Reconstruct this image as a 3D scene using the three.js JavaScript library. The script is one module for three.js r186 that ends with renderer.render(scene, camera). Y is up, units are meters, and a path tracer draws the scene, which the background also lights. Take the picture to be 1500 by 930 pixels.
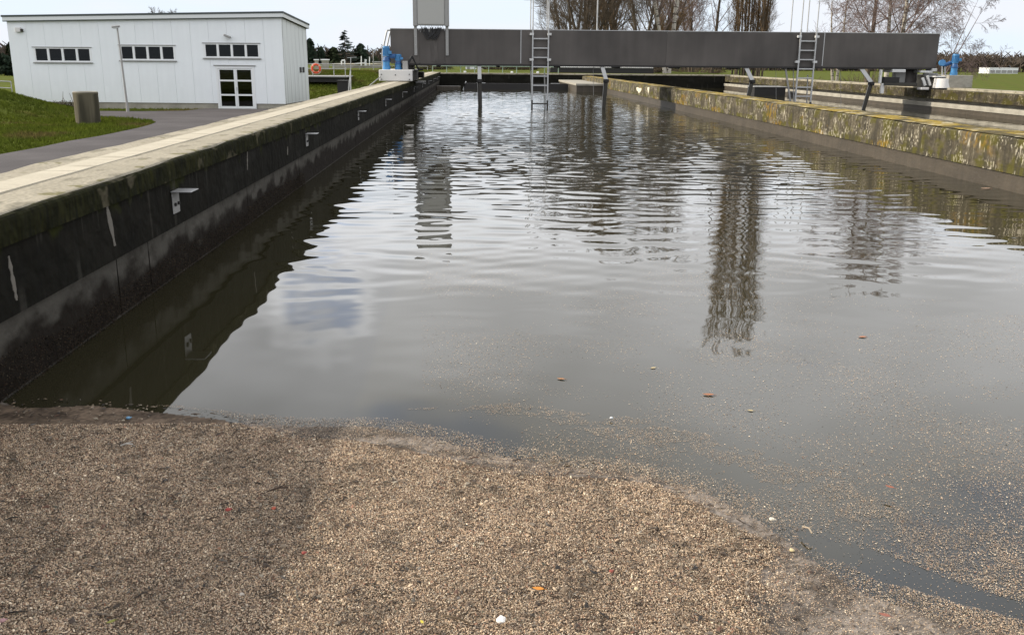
import * as THREE from 'three';
import { mergeGeometries } from 'three/addons/utils/BufferGeometryUtils.js';
import { RoundedBoxGeometry } from 'three/addons/geometries/RoundedBoxGeometry.js';

// ---------------------------------------------------------------- camera, sky, sun, exposure
const V3 = (x, y, z) => new THREE.Vector3(x, y, z);
const rad = d => d * Math.PI / 180;
const scene = new THREE.Scene();
const EYE = 1.4;                                   // eye height above the water (water = y 0)
const camera = new THREE.PerspectiveCamera(37.5, 1024 / 634, 0.05, 2000);
camera.position.set(0, EYE, 0);
camera.rotation.order = 'YXZ';
camera.rotation.set(rad(-15.33), rad(-2.33), rad(0.466));
camera.updateMatrixWorld(true);

const renderer = new THREE.WebGLRenderer({ antialias: true });
renderer.toneMapping = THREE.LinearToneMapping;
renderer.toneMappingExposure = 1.05;
renderer.shadowMap.enabled = true;
renderer.setSize(1024, 634);

// deterministic random numbers and noise
function rng(seed) { let a = seed >>> 0; return () => { a = (a + 0x6D2B79F5) | 0; let t = Math.imul(a ^ (a >>> 15), 1 | a); t = (t + Math.imul(t ^ (t >>> 7), 61 | t)) ^ t; return ((t ^ (t >>> 14)) >>> 0) / 4294967296; }; }
function hash(x, y, z = 0) { let h = Math.imul(x, 374761393) + Math.imul(y, 668265263) + Math.imul(z, 1442695041); h = Math.imul(h ^ (h >>> 13), 1274126177); return ((h ^ (h >>> 16)) >>> 0) / 4294967296; }
const mod = (a, n) => ((a % n) + n) % n;
const lerp = (a, b, t) => a + (b - a) * t;
const clamp = (x, a = 0, b = 1) => Math.min(b, Math.max(a, x));
const sstep = (a, b, x) => { const t = clamp((x - a) / (b - a)); return t * t * (3 - 2 * t); };
function vnoise(x, y, px = 0, py = 0, s = 0) {       // value noise, optional period
  const xi = Math.floor(x), yi = Math.floor(y), fx = x - xi, fy = y - yi;
  const X0 = px ? mod(xi, px) : xi, X1 = px ? mod(xi + 1, px) : xi + 1, Y0 = py ? mod(yi, py) : yi, Y1 = py ? mod(yi + 1, py) : yi + 1;
  const u = fx * fx * (3 - 2 * fx), v = fy * fy * (3 - 2 * fy);
  return lerp(lerp(hash(X0, Y0, s), hash(X1, Y0, s), u), lerp(hash(X0, Y1, s), hash(X1, Y1, s), u), v);
}
function fbm(x, y, oct = 4, s = 0, px = 0, py = 0) { let a = 0.5, t = 0, n = 0; for (let i = 0; i < oct; i++) { t += a * vnoise(x, y, px, py, s + i * 17); n += a; a *= 0.5; x *= 2; y *= 2; px *= 2; py *= 2; } return t / n; }

// sun: low, from the left and a touch beyond the bridge
const sunDir = V3(-0.882, 0.459, -0.105).normalize();
// broken overcast sky, brightest low down, unseen zenith dimmed to deepen sun shadows
{
  const W = 1024, H = 512, data = new Float32Array(W * H * 4);
  for (let j = 0; j < H; j++) for (let i = 0; i < W; i++) {
    const ph = ((i + 0.5) / W - 0.5) * 2 * Math.PI, th = ((j + 0.5) / H - 0.5) * Math.PI;
    const c = Math.cos(th), x = Math.cos(ph) * c, y = Math.sin(th), z = Math.sin(ph) * c;
    const yy = Math.max(y, 0), q = 1 / (yy + 0.16);
    const n = fbm(x * q * 1.15 + 31.3, z * q * 1.15 + 11.7, 5, 3), m = fbm(x * q * 3.1 + 3.3, z * q * 2.6 + 71.7, 4, 9);
    let L = 0.87 + 0.60 * sstep(0.06, 0.18, yy) - 0.26 * sstep(0.24, 0.46, yy) - 0.35 * sstep(0.46, 0.95, yy);
    const cl = (n - 0.5) * 1.1 + (m - 0.5) * 0.35;
    const k = sstep(0.02, 0.3, yy) * 0.85 + 0.15;
    L *= 1 + cl * k * 1.15;
    let r = L, g = L * 1.008, b = L * 1.03;
    const low = 1 - sstep(0.0, 0.22, yy), bl = low * sstep(0.40, 0.62, fbm(Math.atan2(x, -z) * 9 + 4, yy * 45, 4, 61)); r *= lerp(1, 0.88, bl) * lerp(1, 0.955, low); g *= lerp(1, 0.96, bl) * lerp(1, 0.99, low); b *= lerp(1, 1.05, low);
    // blue openings between the clouds
    const hole = sstep(0.60, 0.76, fbm(x * q * 1.9 + 8.1, z * q * 1.9 + 2.2, 5, 41)) * 0.55 * sstep(0.05, 0.2, yy);
    r = lerp(r, L * 0.46, hole); g = lerp(g, L * 0.62, hole); b = lerp(b, L * 0.95, hole);
    // one small break in the cloud with sunlit edges, mirrored left of the middle of the basin
    { const az = Math.atan2(x, -z) * 57.3 + 9.5, el = th * 57.3 - 15, w = fbm(az * 0.5 + 9, el * 0.7, 4, 71) * 2.2 - 1.1, d = Math.hypot(az / 2.2, el / 1.8) + w, op = (1 - sstep(0.3, 1.0, d)) * 0.6, rim = sstep(0.6, 1.0, d) * (1 - sstep(1.0, 1.7, d)); r = lerp(r, L * 0.50, op) * (1 + 0.35 * rim); g = lerp(g, L * 0.66, op) * (1 + 0.35 * rim); b = lerp(b, L * 1.0, op) * (1 + 0.35 * rim); }
    const sa = Math.max(0, x * sunDir.x + y * sunDir.y + z * sunDir.z), glow = 0.9 * Math.pow(sa, 9);
    r *= 1 + glow; g *= 1 + glow * 0.96; b *= 1 + glow * 0.86;
    const o = (j * W + i) * 4;
    data[o] = r; data[o + 1] = g; data[o + 2] = b; data[o + 3] = 1;
  }
  const t = new THREE.DataTexture(data, W, H, THREE.RGBAFormat, THREE.FloatType);
  t.mapping = THREE.EquirectangularReflectionMapping; t.magFilter = t.minFilter = THREE.LinearFilter; t.wrapS = THREE.RepeatWrapping; t.needsUpdate = true;
  scene.background = t; scene.environment = t; scene.environmentIntensity = 1; scene.backgroundIntensity = 1;
}
const sun = new THREE.DirectionalLight(new THREE.Color().setRGB(1, 0.90, 0.74), 5.0);
sun.position.copy(sunDir).multiplyScalar(120).add(V3(0, 0, -35)); sun.target.position.set(0, 0, -35);
sun.castShadow = true; sun.shadow.radius = 1.5; sun.shadow.mapSize.set(4096, 4096);
Object.assign(sun.shadow.camera, { left: -60, right: 60, top: 50, bottom: -50, near: 1, far: 300 });
scene.add(sun, sun.target);

// ---------------------------------------------------------------- pixel (1500 x 930 photograph) -> world
const FPX = 465 / Math.tan(rad(18.75));
const camQ = camera.quaternion.clone();
const ray = (u, v) => V3((u - 750) / FPX, -(v - 465) / FPX, -1).applyQuaternion(camQ);
const atZ = (u, v, d) => { const r = ray(u, v), t = d / -r.z; return V3(r.x * t, EYE + r.y * t, -d); };
const atY = (u, v, y) => { const r = ray(u, v), t = (y - EYE) / r.y; return V3(r.x * t, y, r.z * t); };
const atX = (u, v, x) => { const r = ray(u, v), t = x / r.x; return V3(x, EYE + r.y * t, r.z * t); };

// ---------------------------------------------------------------- naming and building helpers
const used = new Map();
function numbered(n) { const k = used.get(n) || 0; used.set(n, k + 1); return k ? n + '_' + String(k).padStart(3, '0') : n; }
function shade(o) { o.traverse(c => { if (c.isMesh) { c.castShadow = true; c.receiveShadow = true; } }); return o; }
function tag(o, label, category, group, kind) { o.userData.label = label; if (category) o.userData.category = category; if (group) o.userData.group = group; if (kind) o.userData.kind = kind; return o; }
function thing(name, label, category, pos = [0, 0, 0], turn = 0, group) { const g = new THREE.Group(); g.name = numbered(name); g.position.set(...pos); g.rotation.y = turn; tag(g, label, category, group); scene.add(g); return g; }
function part(name, geo, m, parent) { const o = new THREE.Mesh(Array.isArray(geo) ? merge(geo) : geo, m); o.name = parent ? name : numbered(name); o.castShadow = o.receiveShadow = true; (parent || scene).add(o); return o; }
function merge(list) { return mergeGeometries(list.map(g => { const n = g.index ? g.toNonIndexed() : g; for (const k of Object.keys(n.attributes)) if (!['position', 'normal', 'uv'].includes(k)) n.deleteAttribute(k); return n; })); }
const bx = (w, h, d, x = 0, y = 0, z = 0) => { const g = new THREE.BoxGeometry(w, h, d); g.translate(x, y, z); return g; };
const bb = (x0, x1, y0, y1, z0, z1) => bx(x1 - x0, y1 - y0, z1 - z0, (x0 + x1) / 2, (y0 + y1) / 2, (z0 + z1) / 2);
const rbx = (w, h, d, r, x = 0, y = 0, z = 0, s = 2) => { const g = new RoundedBoxGeometry(w, h, d, s, r); g.translate(x, y, z); return g; };
const rbb = (x0, x1, y0, y1, z0, z1, r = 0.01) => rbx(x1 - x0, y1 - y0, z1 - z0, r, (x0 + x1) / 2, (y0 + y1) / 2, (z0 + z1) / 2);
function rod(a, b, r0, r1 = r0, seg = 8) { const d = b.clone().sub(a), L = d.length(), g = new THREE.CylinderGeometry(r1, r0, L, seg); g.applyQuaternion(new THREE.Quaternion().setFromUnitVectors(V3(0, 1, 0), d.normalize())); g.translate((a.x + b.x) / 2, (a.y + b.y) / 2, (a.z + b.z) / 2); return g; }
function bar(a, b, w, t) { const d = b.clone().sub(a), L = d.length(), g = new THREE.BoxGeometry(w, L, t); g.applyQuaternion(new THREE.Quaternion().setFromUnitVectors(V3(0, 1, 0), d.normalize())); g.translate((a.x + b.x) / 2, (a.y + b.y) / 2, (a.z + b.z) / 2); return g; }
const cyl = (r0, r1, h, x, y, z, seg = 16) => { const g = new THREE.CylinderGeometry(r1, r0, h, seg); g.translate(x, y + h / 2, z); return g; };
const tube = (pts, r, seg = 40, rs = 8) => new THREE.TubeGeometry(new THREE.CatmullRomCurve3(pts, false, 'catmullrom', 0.15), seg, r, rs);
// uv in metres from position, by facing
function wuv(g, su = 1, sv = su, ou = 0, ov = 0) {
  const n = g.index ? g.toNonIndexed() : g, p = n.attributes.position, m = n.attributes.normal, uv = new Float32Array(p.count * 2);
  for (let i = 0; i < p.count; i += 3) {
    const ax = Math.abs(m.getX(i)) + Math.abs(m.getX(i + 1)), ay = Math.abs(m.getY(i)) + Math.abs(m.getY(i + 1)), az = Math.abs(m.getZ(i)) + Math.abs(m.getZ(i + 1));
    for (let k = i; k < i + 3; k++) {
      const x = p.getX(k), y = p.getY(k), z = p.getZ(k);
      let a, b; if (ax >= ay && ax >= az) { a = z; b = y; } else if (ay >= az) { a = z; b = x; } else { a = x; b = y; }
      uv[2 * k] = a / su + ou; uv[2 * k + 1] = b / sv + ov;
    }
  }
  n.setAttribute('uv', new THREE.BufferAttribute(uv, 2)); return n;
}
// ---------------------------------------------------------------- textures (what surfaces are made of)
const toS = c => { c = clamp(c); return Math.round(255 * (c <= 0.0031308 ? c * 12.92 : 1.055 * Math.pow(c, 1 / 2.4) - 0.055)); };
function colTex(W, H, fn) {           // fn(i/W, j/H) -> linear [r,g,b]
  const d = new Uint8Array(W * H * 4);
  for (let j = 0; j < H; j++) for (let i = 0; i < W; i++) { const c = fn(i / W, j / H), o = (j * W + i) * 4; d[o] = toS(c[0]); d[o + 1] = toS(c[1]); d[o + 2] = toS(c[2]); d[o + 3] = 255; }
  const t = new THREE.DataTexture(d, W, H); t.colorSpace = THREE.SRGBColorSpace; t.wrapS = t.wrapT = THREE.RepeatWrapping; t.magFilter = THREE.LinearFilter; t.minFilter = THREE.LinearMipmapLinearFilter; t.generateMipmaps = true; t.needsUpdate = true; return t;
}
function greyTex(W, H, fn) {
  const d = new Uint8Array(W * H * 4);
  for (let j = 0; j < H; j++) for (let i = 0; i < W; i++) { const c = Math.round(255 * clamp(fn(i / W, j / H))), o = (j * W + i) * 4; d[o] = d[o + 1] = d[o + 2] = c; d[o + 3] = 255; }
  const t = new THREE.DataTexture(d, W, H); t.wrapS = t.wrapT = THREE.RepeatWrapping; t.magFilter = THREE.LinearFilter; t.minFilter = THREE.LinearMipmapLinearFilter; t.generateMipmaps = true; t.needsUpdate = true; return t;
}
const mix3 = (a, b, t) => [lerp(a[0], b[0], t), lerp(a[1], b[1], t), lerp(a[2], b[2], t)];
const mul3 = (a, k) => [a[0] * k, a[1] * k, a[2] * k];
const lin = (r, g, b) => new THREE.Color().setRGB(r, g, b);
const std = o => (o.roughness ?? 1) >= 0.84 ? new THREE.MeshPhysicalMaterial({ specularIntensity: 0.3, ...o }) : new THREE.MeshStandardMaterial(o);

// general weathered concrete, 2 m tile
const texConcrete = colTex(512, 512, (u, v) => { const a = fbm(u * 6, v * 6, 5, 1, 6, 6), b = fbm(u * 60, v * 60, 2, 5, 60, 60); let c = mix3([0.20, 0.185, 0.155], [0.40, 0.375, 0.32], a * 0.8 + b * 0.25); return c; });
const bumpConcrete = greyTex(512, 512, (u, v) => fbm(u * 50, v * 50, 3, 8, 50, 50));
const mConcrete = std({ map: texConcrete, bumpMap: bumpConcrete, bumpScale: 0.004, roughness: 0.92 });
// rough aggregate coping concrete, 2 m tile
const texCoping = colTex(1024, 1024, (u, v) => {
  const a = fbm(u * 5, v * 5, 4, 21, 5, 5), b = vnoise(u * 120, v * 120, 120, 120, 3), b2 = vnoise(u * 250, v * 250, 250, 250, 6), s = sstep(0.55, 0.75, fbm(u * 9, v * 22, 4, 33, 9, 22));
  let c = mix3([0.19, 0.170, 0.128], [0.42, 0.380, 0.30], a * 0.5 + b * 0.3 + b2 * 0.2); c = mix3(c, [0.115, 0.105, 0.075], s * 0.55 * (0.5 + b)); const moss = sstep(0.70, 0.76, fbm(u * 14, v * 14, 4, 54, 14, 14)); return mix3(c, [0.11, 0.10, 0.025], moss * 0.7);
});
const bumpCoping = greyTex(1024, 1024, (u, v) => 0.6 * vnoise(u * 120, v * 120, 120, 120, 3) + 0.4 * fbm(u * 40, v * 40, 3, 12, 40, 40));
const mCoping = std({ map: texCoping, bumpMap: bumpCoping, bumpScale: 0.006, roughness: 0.95 });
const texTrack = colTex(512, 512, (u, v) => { const a = fbm(u * 8, v * 3, 5, 27, 8, 3), b = vnoise(u * 150, v * 150, 150, 150, 4); const s = sstep(0.62, 0.8, fbm(u * 30, v * 6, 3, 65, 30, 6)); return mix3(mix3([0.36, 0.325, 0.255], [0.52, 0.475, 0.38], a * 0.8 + b * 0.2), [0.25, 0.22, 0.17], s * 0.5); });
const mTrack = std({ map: texTrack, bumpMap: bumpCoping, bumpScale: 0.002, roughness: 0.9 });
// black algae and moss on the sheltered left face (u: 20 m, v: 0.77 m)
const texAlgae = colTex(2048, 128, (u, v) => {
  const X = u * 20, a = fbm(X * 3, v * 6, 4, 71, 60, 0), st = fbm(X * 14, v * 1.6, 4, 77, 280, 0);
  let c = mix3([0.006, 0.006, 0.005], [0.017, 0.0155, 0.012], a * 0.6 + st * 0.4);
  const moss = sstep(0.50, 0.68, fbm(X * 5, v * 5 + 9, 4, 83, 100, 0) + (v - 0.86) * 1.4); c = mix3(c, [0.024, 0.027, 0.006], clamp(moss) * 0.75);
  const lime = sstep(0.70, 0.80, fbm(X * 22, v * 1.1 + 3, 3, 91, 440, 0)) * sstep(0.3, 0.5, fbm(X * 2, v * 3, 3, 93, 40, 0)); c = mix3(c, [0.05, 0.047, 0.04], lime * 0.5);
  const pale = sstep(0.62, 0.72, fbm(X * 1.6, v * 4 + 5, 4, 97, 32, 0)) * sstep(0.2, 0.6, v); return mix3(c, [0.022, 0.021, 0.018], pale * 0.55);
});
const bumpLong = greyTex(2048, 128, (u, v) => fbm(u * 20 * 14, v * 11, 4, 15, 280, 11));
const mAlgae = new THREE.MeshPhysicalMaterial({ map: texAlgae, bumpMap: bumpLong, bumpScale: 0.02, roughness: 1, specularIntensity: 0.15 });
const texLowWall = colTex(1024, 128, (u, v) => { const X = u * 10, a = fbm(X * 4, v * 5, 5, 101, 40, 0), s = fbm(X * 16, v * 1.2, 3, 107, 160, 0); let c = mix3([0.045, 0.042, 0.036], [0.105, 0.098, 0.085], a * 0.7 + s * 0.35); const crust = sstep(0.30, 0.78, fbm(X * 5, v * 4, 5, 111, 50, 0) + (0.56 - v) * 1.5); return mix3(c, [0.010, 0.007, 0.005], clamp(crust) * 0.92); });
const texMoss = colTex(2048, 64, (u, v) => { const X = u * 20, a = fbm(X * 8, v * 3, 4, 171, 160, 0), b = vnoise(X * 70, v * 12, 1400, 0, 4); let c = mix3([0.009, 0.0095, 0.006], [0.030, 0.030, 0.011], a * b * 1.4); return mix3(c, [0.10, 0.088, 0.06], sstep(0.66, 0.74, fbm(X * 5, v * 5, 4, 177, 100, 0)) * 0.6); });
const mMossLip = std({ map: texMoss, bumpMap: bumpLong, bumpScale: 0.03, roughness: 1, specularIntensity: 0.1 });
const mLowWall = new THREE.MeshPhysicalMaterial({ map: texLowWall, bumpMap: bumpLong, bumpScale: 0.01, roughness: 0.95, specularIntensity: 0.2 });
// sunlit wall with lichen, lime runs and yellow moss (u: 24 m, v: whole face)
function lichen(seed, yellow) {
  return colTex(2048, 128, (u, v) => {
    const X = u * 24, a = fbm(X * 2.5, v * 3, 4, seed, 60, 0), st = fbm(X * 24, v * 1.5, 4, seed + 7, 576, 0), st2 = fbm(X * 9, v * 0.9, 4, seed + 13, 216, 0), fine = fbm(X * 40, v * 14, 2, seed + 17, 960, 0);
    let c = mix3([0.026, 0.022, 0.016], [0.135, 0.116, 0.080], clamp(st * 0.75 + a * 0.5 - 0.15 + (fine - 0.5) * 0.5));
    const ol = sstep(0.50, 0.70, fbm(X * 4, v * 2.5 + 4, 4, seed + 21, 96, 0) + (v > 0.8 ? 0.08 : 0) + (v < 0.22 ? 0.12 : 0)); c = mix3(c, [0.070, 0.064, 0.012], ol * 0.8);
    const dk = sstep(0.52, 0.70, st2); c = mix3(c, [0.040, 0.036, 0.028], dk * 0.7);
    const xs = X * 3.2, ci = Math.floor(xs), r1 = hash(mod(ci, 77), 3, seed), r2 = hash(mod(ci, 77), 5, seed), h0 = 0.02 + r2 * 0.25, h1 = h0 + 0.2 + 0.45 * hash(mod(ci, 77), 9, seed);
    if (r1 > 2) { const w = (0.05 + 0.22 * r2) * (1.15 - 0.8 * (v - h0) / (h1 - h0)), dx = Math.abs(xs - ci - 0.5 + 0.25 * (st - 0.5)); if (v > h0 && v < h1 && dx < w + 0.12 * (fine - 0.5)) c = mix3(c, [0.50, 0.455, 0.35], 0.15 + 0.8 * fine); }
    const wh = sstep(0.70, 0.80, st) * sstep(0.42, 0.6, a); c = mix3(c, [0.52, 0.475, 0.38], wh * 0.85); const sp = sstep(0.60, 0.74, fbm(X * 55, v * 9, 2, seed + 41, 1320, 0)) * sstep(0.40, 0.62, fbm(X * 3, v * 2, 3, seed + 43, 72, 0)); c = mix3(c, [0.44, 0.40, 0.31], sp * 0.7);
    const or = sstep(0.60, 0.76, fbm(X * 1.1, v * 1.2 + 8, 4, seed + 31, 26, 0) + 0.1 * (0.5 - v)) * sstep(0.38, 0.7, fbm(X * 22, v * 5, 3, seed + 37, 528, 0)) * yellow; c = mix3(c, [0.27, 0.155, 0.012], or * 0.9);
    return c;
  });
}
const texLichen = lichen(201, 0.6), texLichen2 = lichen(307, 0.15);
const mLichen = std({ map: texLichen, bumpMap: bumpLong, bumpScale: 0.008, roughness: 0.95 });
const mLichen2 = std({ map: texLichen2, color: lin(0.72, 0.70, 0.66), bumpMap: bumpLong, bumpScale: 0.008, roughness: 0.95 });
const texYellowTop = colTex(1024, 128, (u, v) => { const X = u * 12, a = fbm(X * 5, v * 4, 5, 401, 60, 0), b = vnoise(X * 60, v * 40, 720, 0, 5); let c = mix3([0.085, 0.070, 0.035], [0.27, 0.19, 0.030], sstep(0.38, 0.66, a)); c = mix3(c, [0.40, 0.355, 0.25], sstep(0.6, 0.72, fbm(X * 8, v * 5 + 3, 3, 409, 96, 0)) * 0.7); return mul3(c, 0.7 + 0.6 * b); });
const mYellowTop = std({ map: texYellowTop, bumpMap: bumpCoping, bumpScale: 0.012, roughness: 1 });
const texWet = colTex(1024, 64, (u, v) => { const X = u * 12, a = fbm(X * 3, v * 2, 4, 431, 36, 0), s = fbm(X * 15, v * 0.8, 3, 437, 180, 0); return mix3([0.030, 0.024, 0.017], [0.085, 0.068, 0.048], a * 0.5 + s * 0.4); });
const mWet = std({ map: texWet, bumpMap: bumpLong, bumpScale: 0.003, roughness: 0.6 });
const mFarWall = new THREE.MeshPhysicalMaterial({ map: texAlgae, roughness: 1, specularIntensity: 0.15 });  // far end wall reuses the near-black texture of the left face
// road, ground
const texAsphalt = colTex(512, 512, (u, v) => { const a = fbm(u * 4, v * 4, 4, 501, 4, 4), b = vnoise(u * 200, v * 200, 200, 200, 5); return mul3([0.078, 0.071, 0.072], 0.65 + 0.45 * a + 0.3 * b); });
const mAsphalt = std({ map: texAsphalt, roughness: 0.9 });
const texGrass = colTex(1024, 1024, (u, v) => { const a = fbm(u * 8, v * 8, 5, 601, 8, 8), b = vnoise(u * 240, v * 240, 240, 240, 5), d = sstep(0.55, 0.72, fbm(u * 5, v * 5, 4, 607, 5, 5)); let c = mix3([0.058, 0.074, 0.012], [0.100, 0.118, 0.022], a); c = mix3(c, [0.105, 0.078, 0.028], d * 0.6); return mul3(c, 0.6 + 0.8 * b); });
const mGrass = std({ map: texGrass, roughness: 1, specularIntensity: 0.05 });
// metals and paints
const texSteel = colTex(512, 256, (u, v) => { const a = fbm(u * 6, v * 3, 5, 701, 6, 3), s = fbm(u * 40, v * 1.5, 3, 707, 40, 0); return mul3([0.078, 0.069, 0.063], 0.45 + 0.8 * a + 0.35 * s); });
const mGirder = std({ map: texSteel, roughness: 0.62, metalness: 0.25 });
const mDarkSteel = std({ color: lin(0.02, 0.018, 0.017), roughness: 0.6, metalness: 0.3 });
const mGalv = std({ color: lin(0.42, 0.42, 0.42), roughness: 0.42, metalness: 0.55 });
const mGalvDull = std({ color: lin(0.30, 0.295, 0.285), roughness: 0.6, metalness: 0.35 });
const mWhiteBar = std({ color: lin(0.55, 0.55, 0.54), roughness: 0.5 });
const mBlackRod = std({ color: lin(0.035, 0.032, 0.026), roughness: 0.75 });
const mCabinet = std({ color: lin(0.36, 0.355, 0.335), roughness: 0.45, metalness: 0.3 });
const mPaleBox = std({ color: lin(0.62, 0.605, 0.585), roughness: 0.7 });
const mGreyBox = std({ map: texConcrete, roughness: 0.85 });
const mBlue = std({ color: lin(0.045, 0.19, 0.40), roughness: 0.5 });
const mBlueDark = std({ color: lin(0.010, 0.075, 0.22), roughness: 0.45 });
const mRubber = std({ color: lin(0.012, 0.012, 0.013), roughness: 0.6 });
const mOrange = std({ color: lin(0.72, 0.085, 0.030), roughness: 0.6 });
const mWhite = std({ color: lin(0.74, 0.75, 0.75), roughness: 0.5 });
const texClad = colTex(512, 512, (u, v) => { const a = fbm(u * 3, v * 3, 4, 801, 3, 3), s = fbm(u * 24, v * 1.0, 4, 807, 24, 0); return mul3([0.77, 0.795, 0.81], 0.93 + 0.08 * a + 0.05 * s); });
const texCladStain = colTex(512, 256, (u, v) => { const s = fbm(u * 7, v * 0.7, 4, 811, 7, 0), s2 = fbm(u * 18, v * 0.8 + 2, 3, 815, 18, 0); return mix3([0.66, 0.685, 0.69], [0.20, 0.205, 0.20], clamp(sstep(0.52, 0.72, s) * 0.75 + sstep(0.6, 0.8, s2) * 0.4)); });
const mClad = std({ map: texClad, roughness: 0.55 });
const mCladStain = std({ map: texCladStain, roughness: 0.6 });
const mFascia = std({ color: lin(0.66, 0.68, 0.68), roughness: 0.5 });
const mRoofEdge = std({ color: lin(0.045, 0.055, 0.055), roughness: 0.6 });
const mPane = new THREE.MeshPhysicalMaterial({ color: lin(0.4, 0.42, 0.42), roughness: 0.02, transmission: 1, thickness: 0, ior: 1.5, specularIntensity: 0.45 });
const mDoorPane = new THREE.MeshPhysicalMaterial({ color: lin(0.45, 0.48, 0.47), roughness: 0.05, transmission: 1, thickness: 0, ior: 1.5, specularIntensity: 0.9 });
const mRoom = std({ color: lin(0.05, 0.04, 0.036), roughness: 0.9 });

// ---------------------------------------------------------------- setting: ground, road, water
const XL = -1.97, XM = 6.14, XM2 = 6.80, XR = 14.40, ZF = -55, ZN = -0.45;     // basin faces
const G0 = -1.1;
function groundY(x, z) {
  let y = G0;
  const bank = sstep(-53.5, -66, z) * sstep(-34, -26, x) * (1 - sstep(17, 34, x));       // grass bank round the far end
  y += bank * 1.75;
  const d2 = Math.hypot((x + 27) / 10.5, (z + 41.5) / 11.5); y += 1.75 * (1 - sstep(0.25, 1, d2));   // mound left of the hall
  y -= 1.2 * sstep(120, 400, -z) * 0;
  y += (fbm(x * 0.12, z * 0.12, 3, 5) - 0.5) * 0.12;
  return y;
}
function sheet(xs, zs, yf, su) {
  const nx = xs.length, nz = zs.length, P = new Float32Array(nx * nz * 3), U = new Float32Array(nx * nz * 2), I = [];
  for (let j = 0; j < nz; j++) for (let i = 0; i < nx; i++) { const k = j * nx + i; P[3 * k] = xs[i]; P[3 * k + 1] = yf(xs[i], zs[j]); P[3 * k + 2] = zs[j]; U[2 * k] = xs[i] / su; U[2 * k + 1] = zs[j] / su; }
  for (let j = 0; j < nz - 1; j++) for (let i = 0; i < nx - 1; i++) { const a = j * nx + i; I.push(a, a + 1, a + nx, a + 1, a + nx + 1, a + nx); }
  const g = new THREE.BufferGeometry(); g.setAttribute('position', new THREE.BufferAttribute(P, 3)); g.setAttribute('uv', new THREE.BufferAttribute(U, 2)); g.setIndex(I); g.computeVertexNormals();
  return g;
}
const span = (list) => { const o = []; for (const [a, b, st] of list) { const n = Math.max(1, Math.round(Math.abs(b - a) / st)); for (let i = 0; i < n; i++) o.push(lerp(a, b, i / n)); } o.push(list[list.length - 1][1]); return o; };
{
  const xs = span([[-700, -60, 40], [-60, -8, 0.6], [-8, 20, 2], [20, 60, 2], [60, 800, 40]]);
  const zs = span([[-900, -120, 40], [-120, -72, 2], [-72, -16, 0.6], [-16, 20, 3], [20, 200, 30]]);
  const g = sheet(xs, zs, groundY, 6); g.index.array.reverse(); g.computeVertexNormals();
  tag(part('ground', g, mGrass), 'winter grass ground around the basins reaching to the far trees', 'ground', null, 'structure');
}
const roadPoly = [];
const inPoly = (poly, x, z) => { let c = false; for (let i = 0, j = poly.length - 1; i < poly.length; j = i++) { const [xi, zi] = poly[i], [xj, zj] = poly[j]; if ((zi > z) !== (zj > z) && x < (xj - xi) * (z - zi) / (zj - zi) + xi) c = !c; } return c; };
{ // asphalt road between the basin wall and the lawn, turning in front of the hall
  const e = [[0, 230], [60, 219], [100, 210], [145, 202.5], [180, 195], [205, 189.5], [222, 184.5]].map(p => atY(p[0], p[1], G0));
  const s = new THREE.Shape(), pts = [[-12.6, 8], [-12.5, -15], ...e.map(p => [p.x, p.z]), [-12.6, -38.2], [-13.2, -39.6], [-14.4, -40.8], [-16.2, -41.9], [-20, -42.6], [-26, -43], [-26, -46.2], [-16, -46.0], [-14, -46.6], [-13.6, -48.9], [-10.6, -48.9], [-9, -47.6], [-7.5, -44], [-6.4, -30], [-6.2, 8]];
  roadPoly.push(...pts); pts.forEach(([x, z], i) => i ? s.lineTo(x, z) : s.moveTo(x, z));
  const geo = new THREE.ExtrudeGeometry(s, { depth: 0.05, bevelEnabled: false, curveSegments: 4 });
  geo.rotateX(Math.PI / 2); geo.translate(0, G0 + 0.075, 0);
  const g2 = wuv(geo, 4); tag(part('road', g2, mAsphalt), 'narrow grey asphalt road between basin wall and lawn, bending in front of the white hall', 'road', null, 'structure');
}
// ripples
const waves = [];
{
  const R = rng(77);
  for (let i = 0; i < 26; i++) { const lam = lerp(0.20, 0.55, R()), a = (R() - 0.5) * rad(64); waves.push([Math.sin(a) * 2 * Math.PI / lam, Math.cos(a) * 2 * Math.PI / lam, R() * 6.28, lerp(0.6, 1.2, R()) * lam / 6.28, 0]); }
  for (let i = 0; i < 30; i++) { const lam = lerp(0.17, 0.42, R()), a = (R() - 0.5) * rad(130); waves.push([Math.sin(a) * 2 * Math.PI / lam, Math.cos(a) * 2 * Math.PI / lam, R() * 6.28, lerp(0.5, 1.1, R()) * lam / 6.28, 1]); }
  for (let i = 0; i < 6; i++) { const lam = lerp(0.9, 1.8, R()), a = (R() - 0.5) * rad(60); waves.push([Math.sin(a) * 2 * Math.PI / lam, Math.cos(a) * 2 * Math.PI / lam, R() * 6.28, 0.55 * lam / 6.28, 2]); }
}
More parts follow.
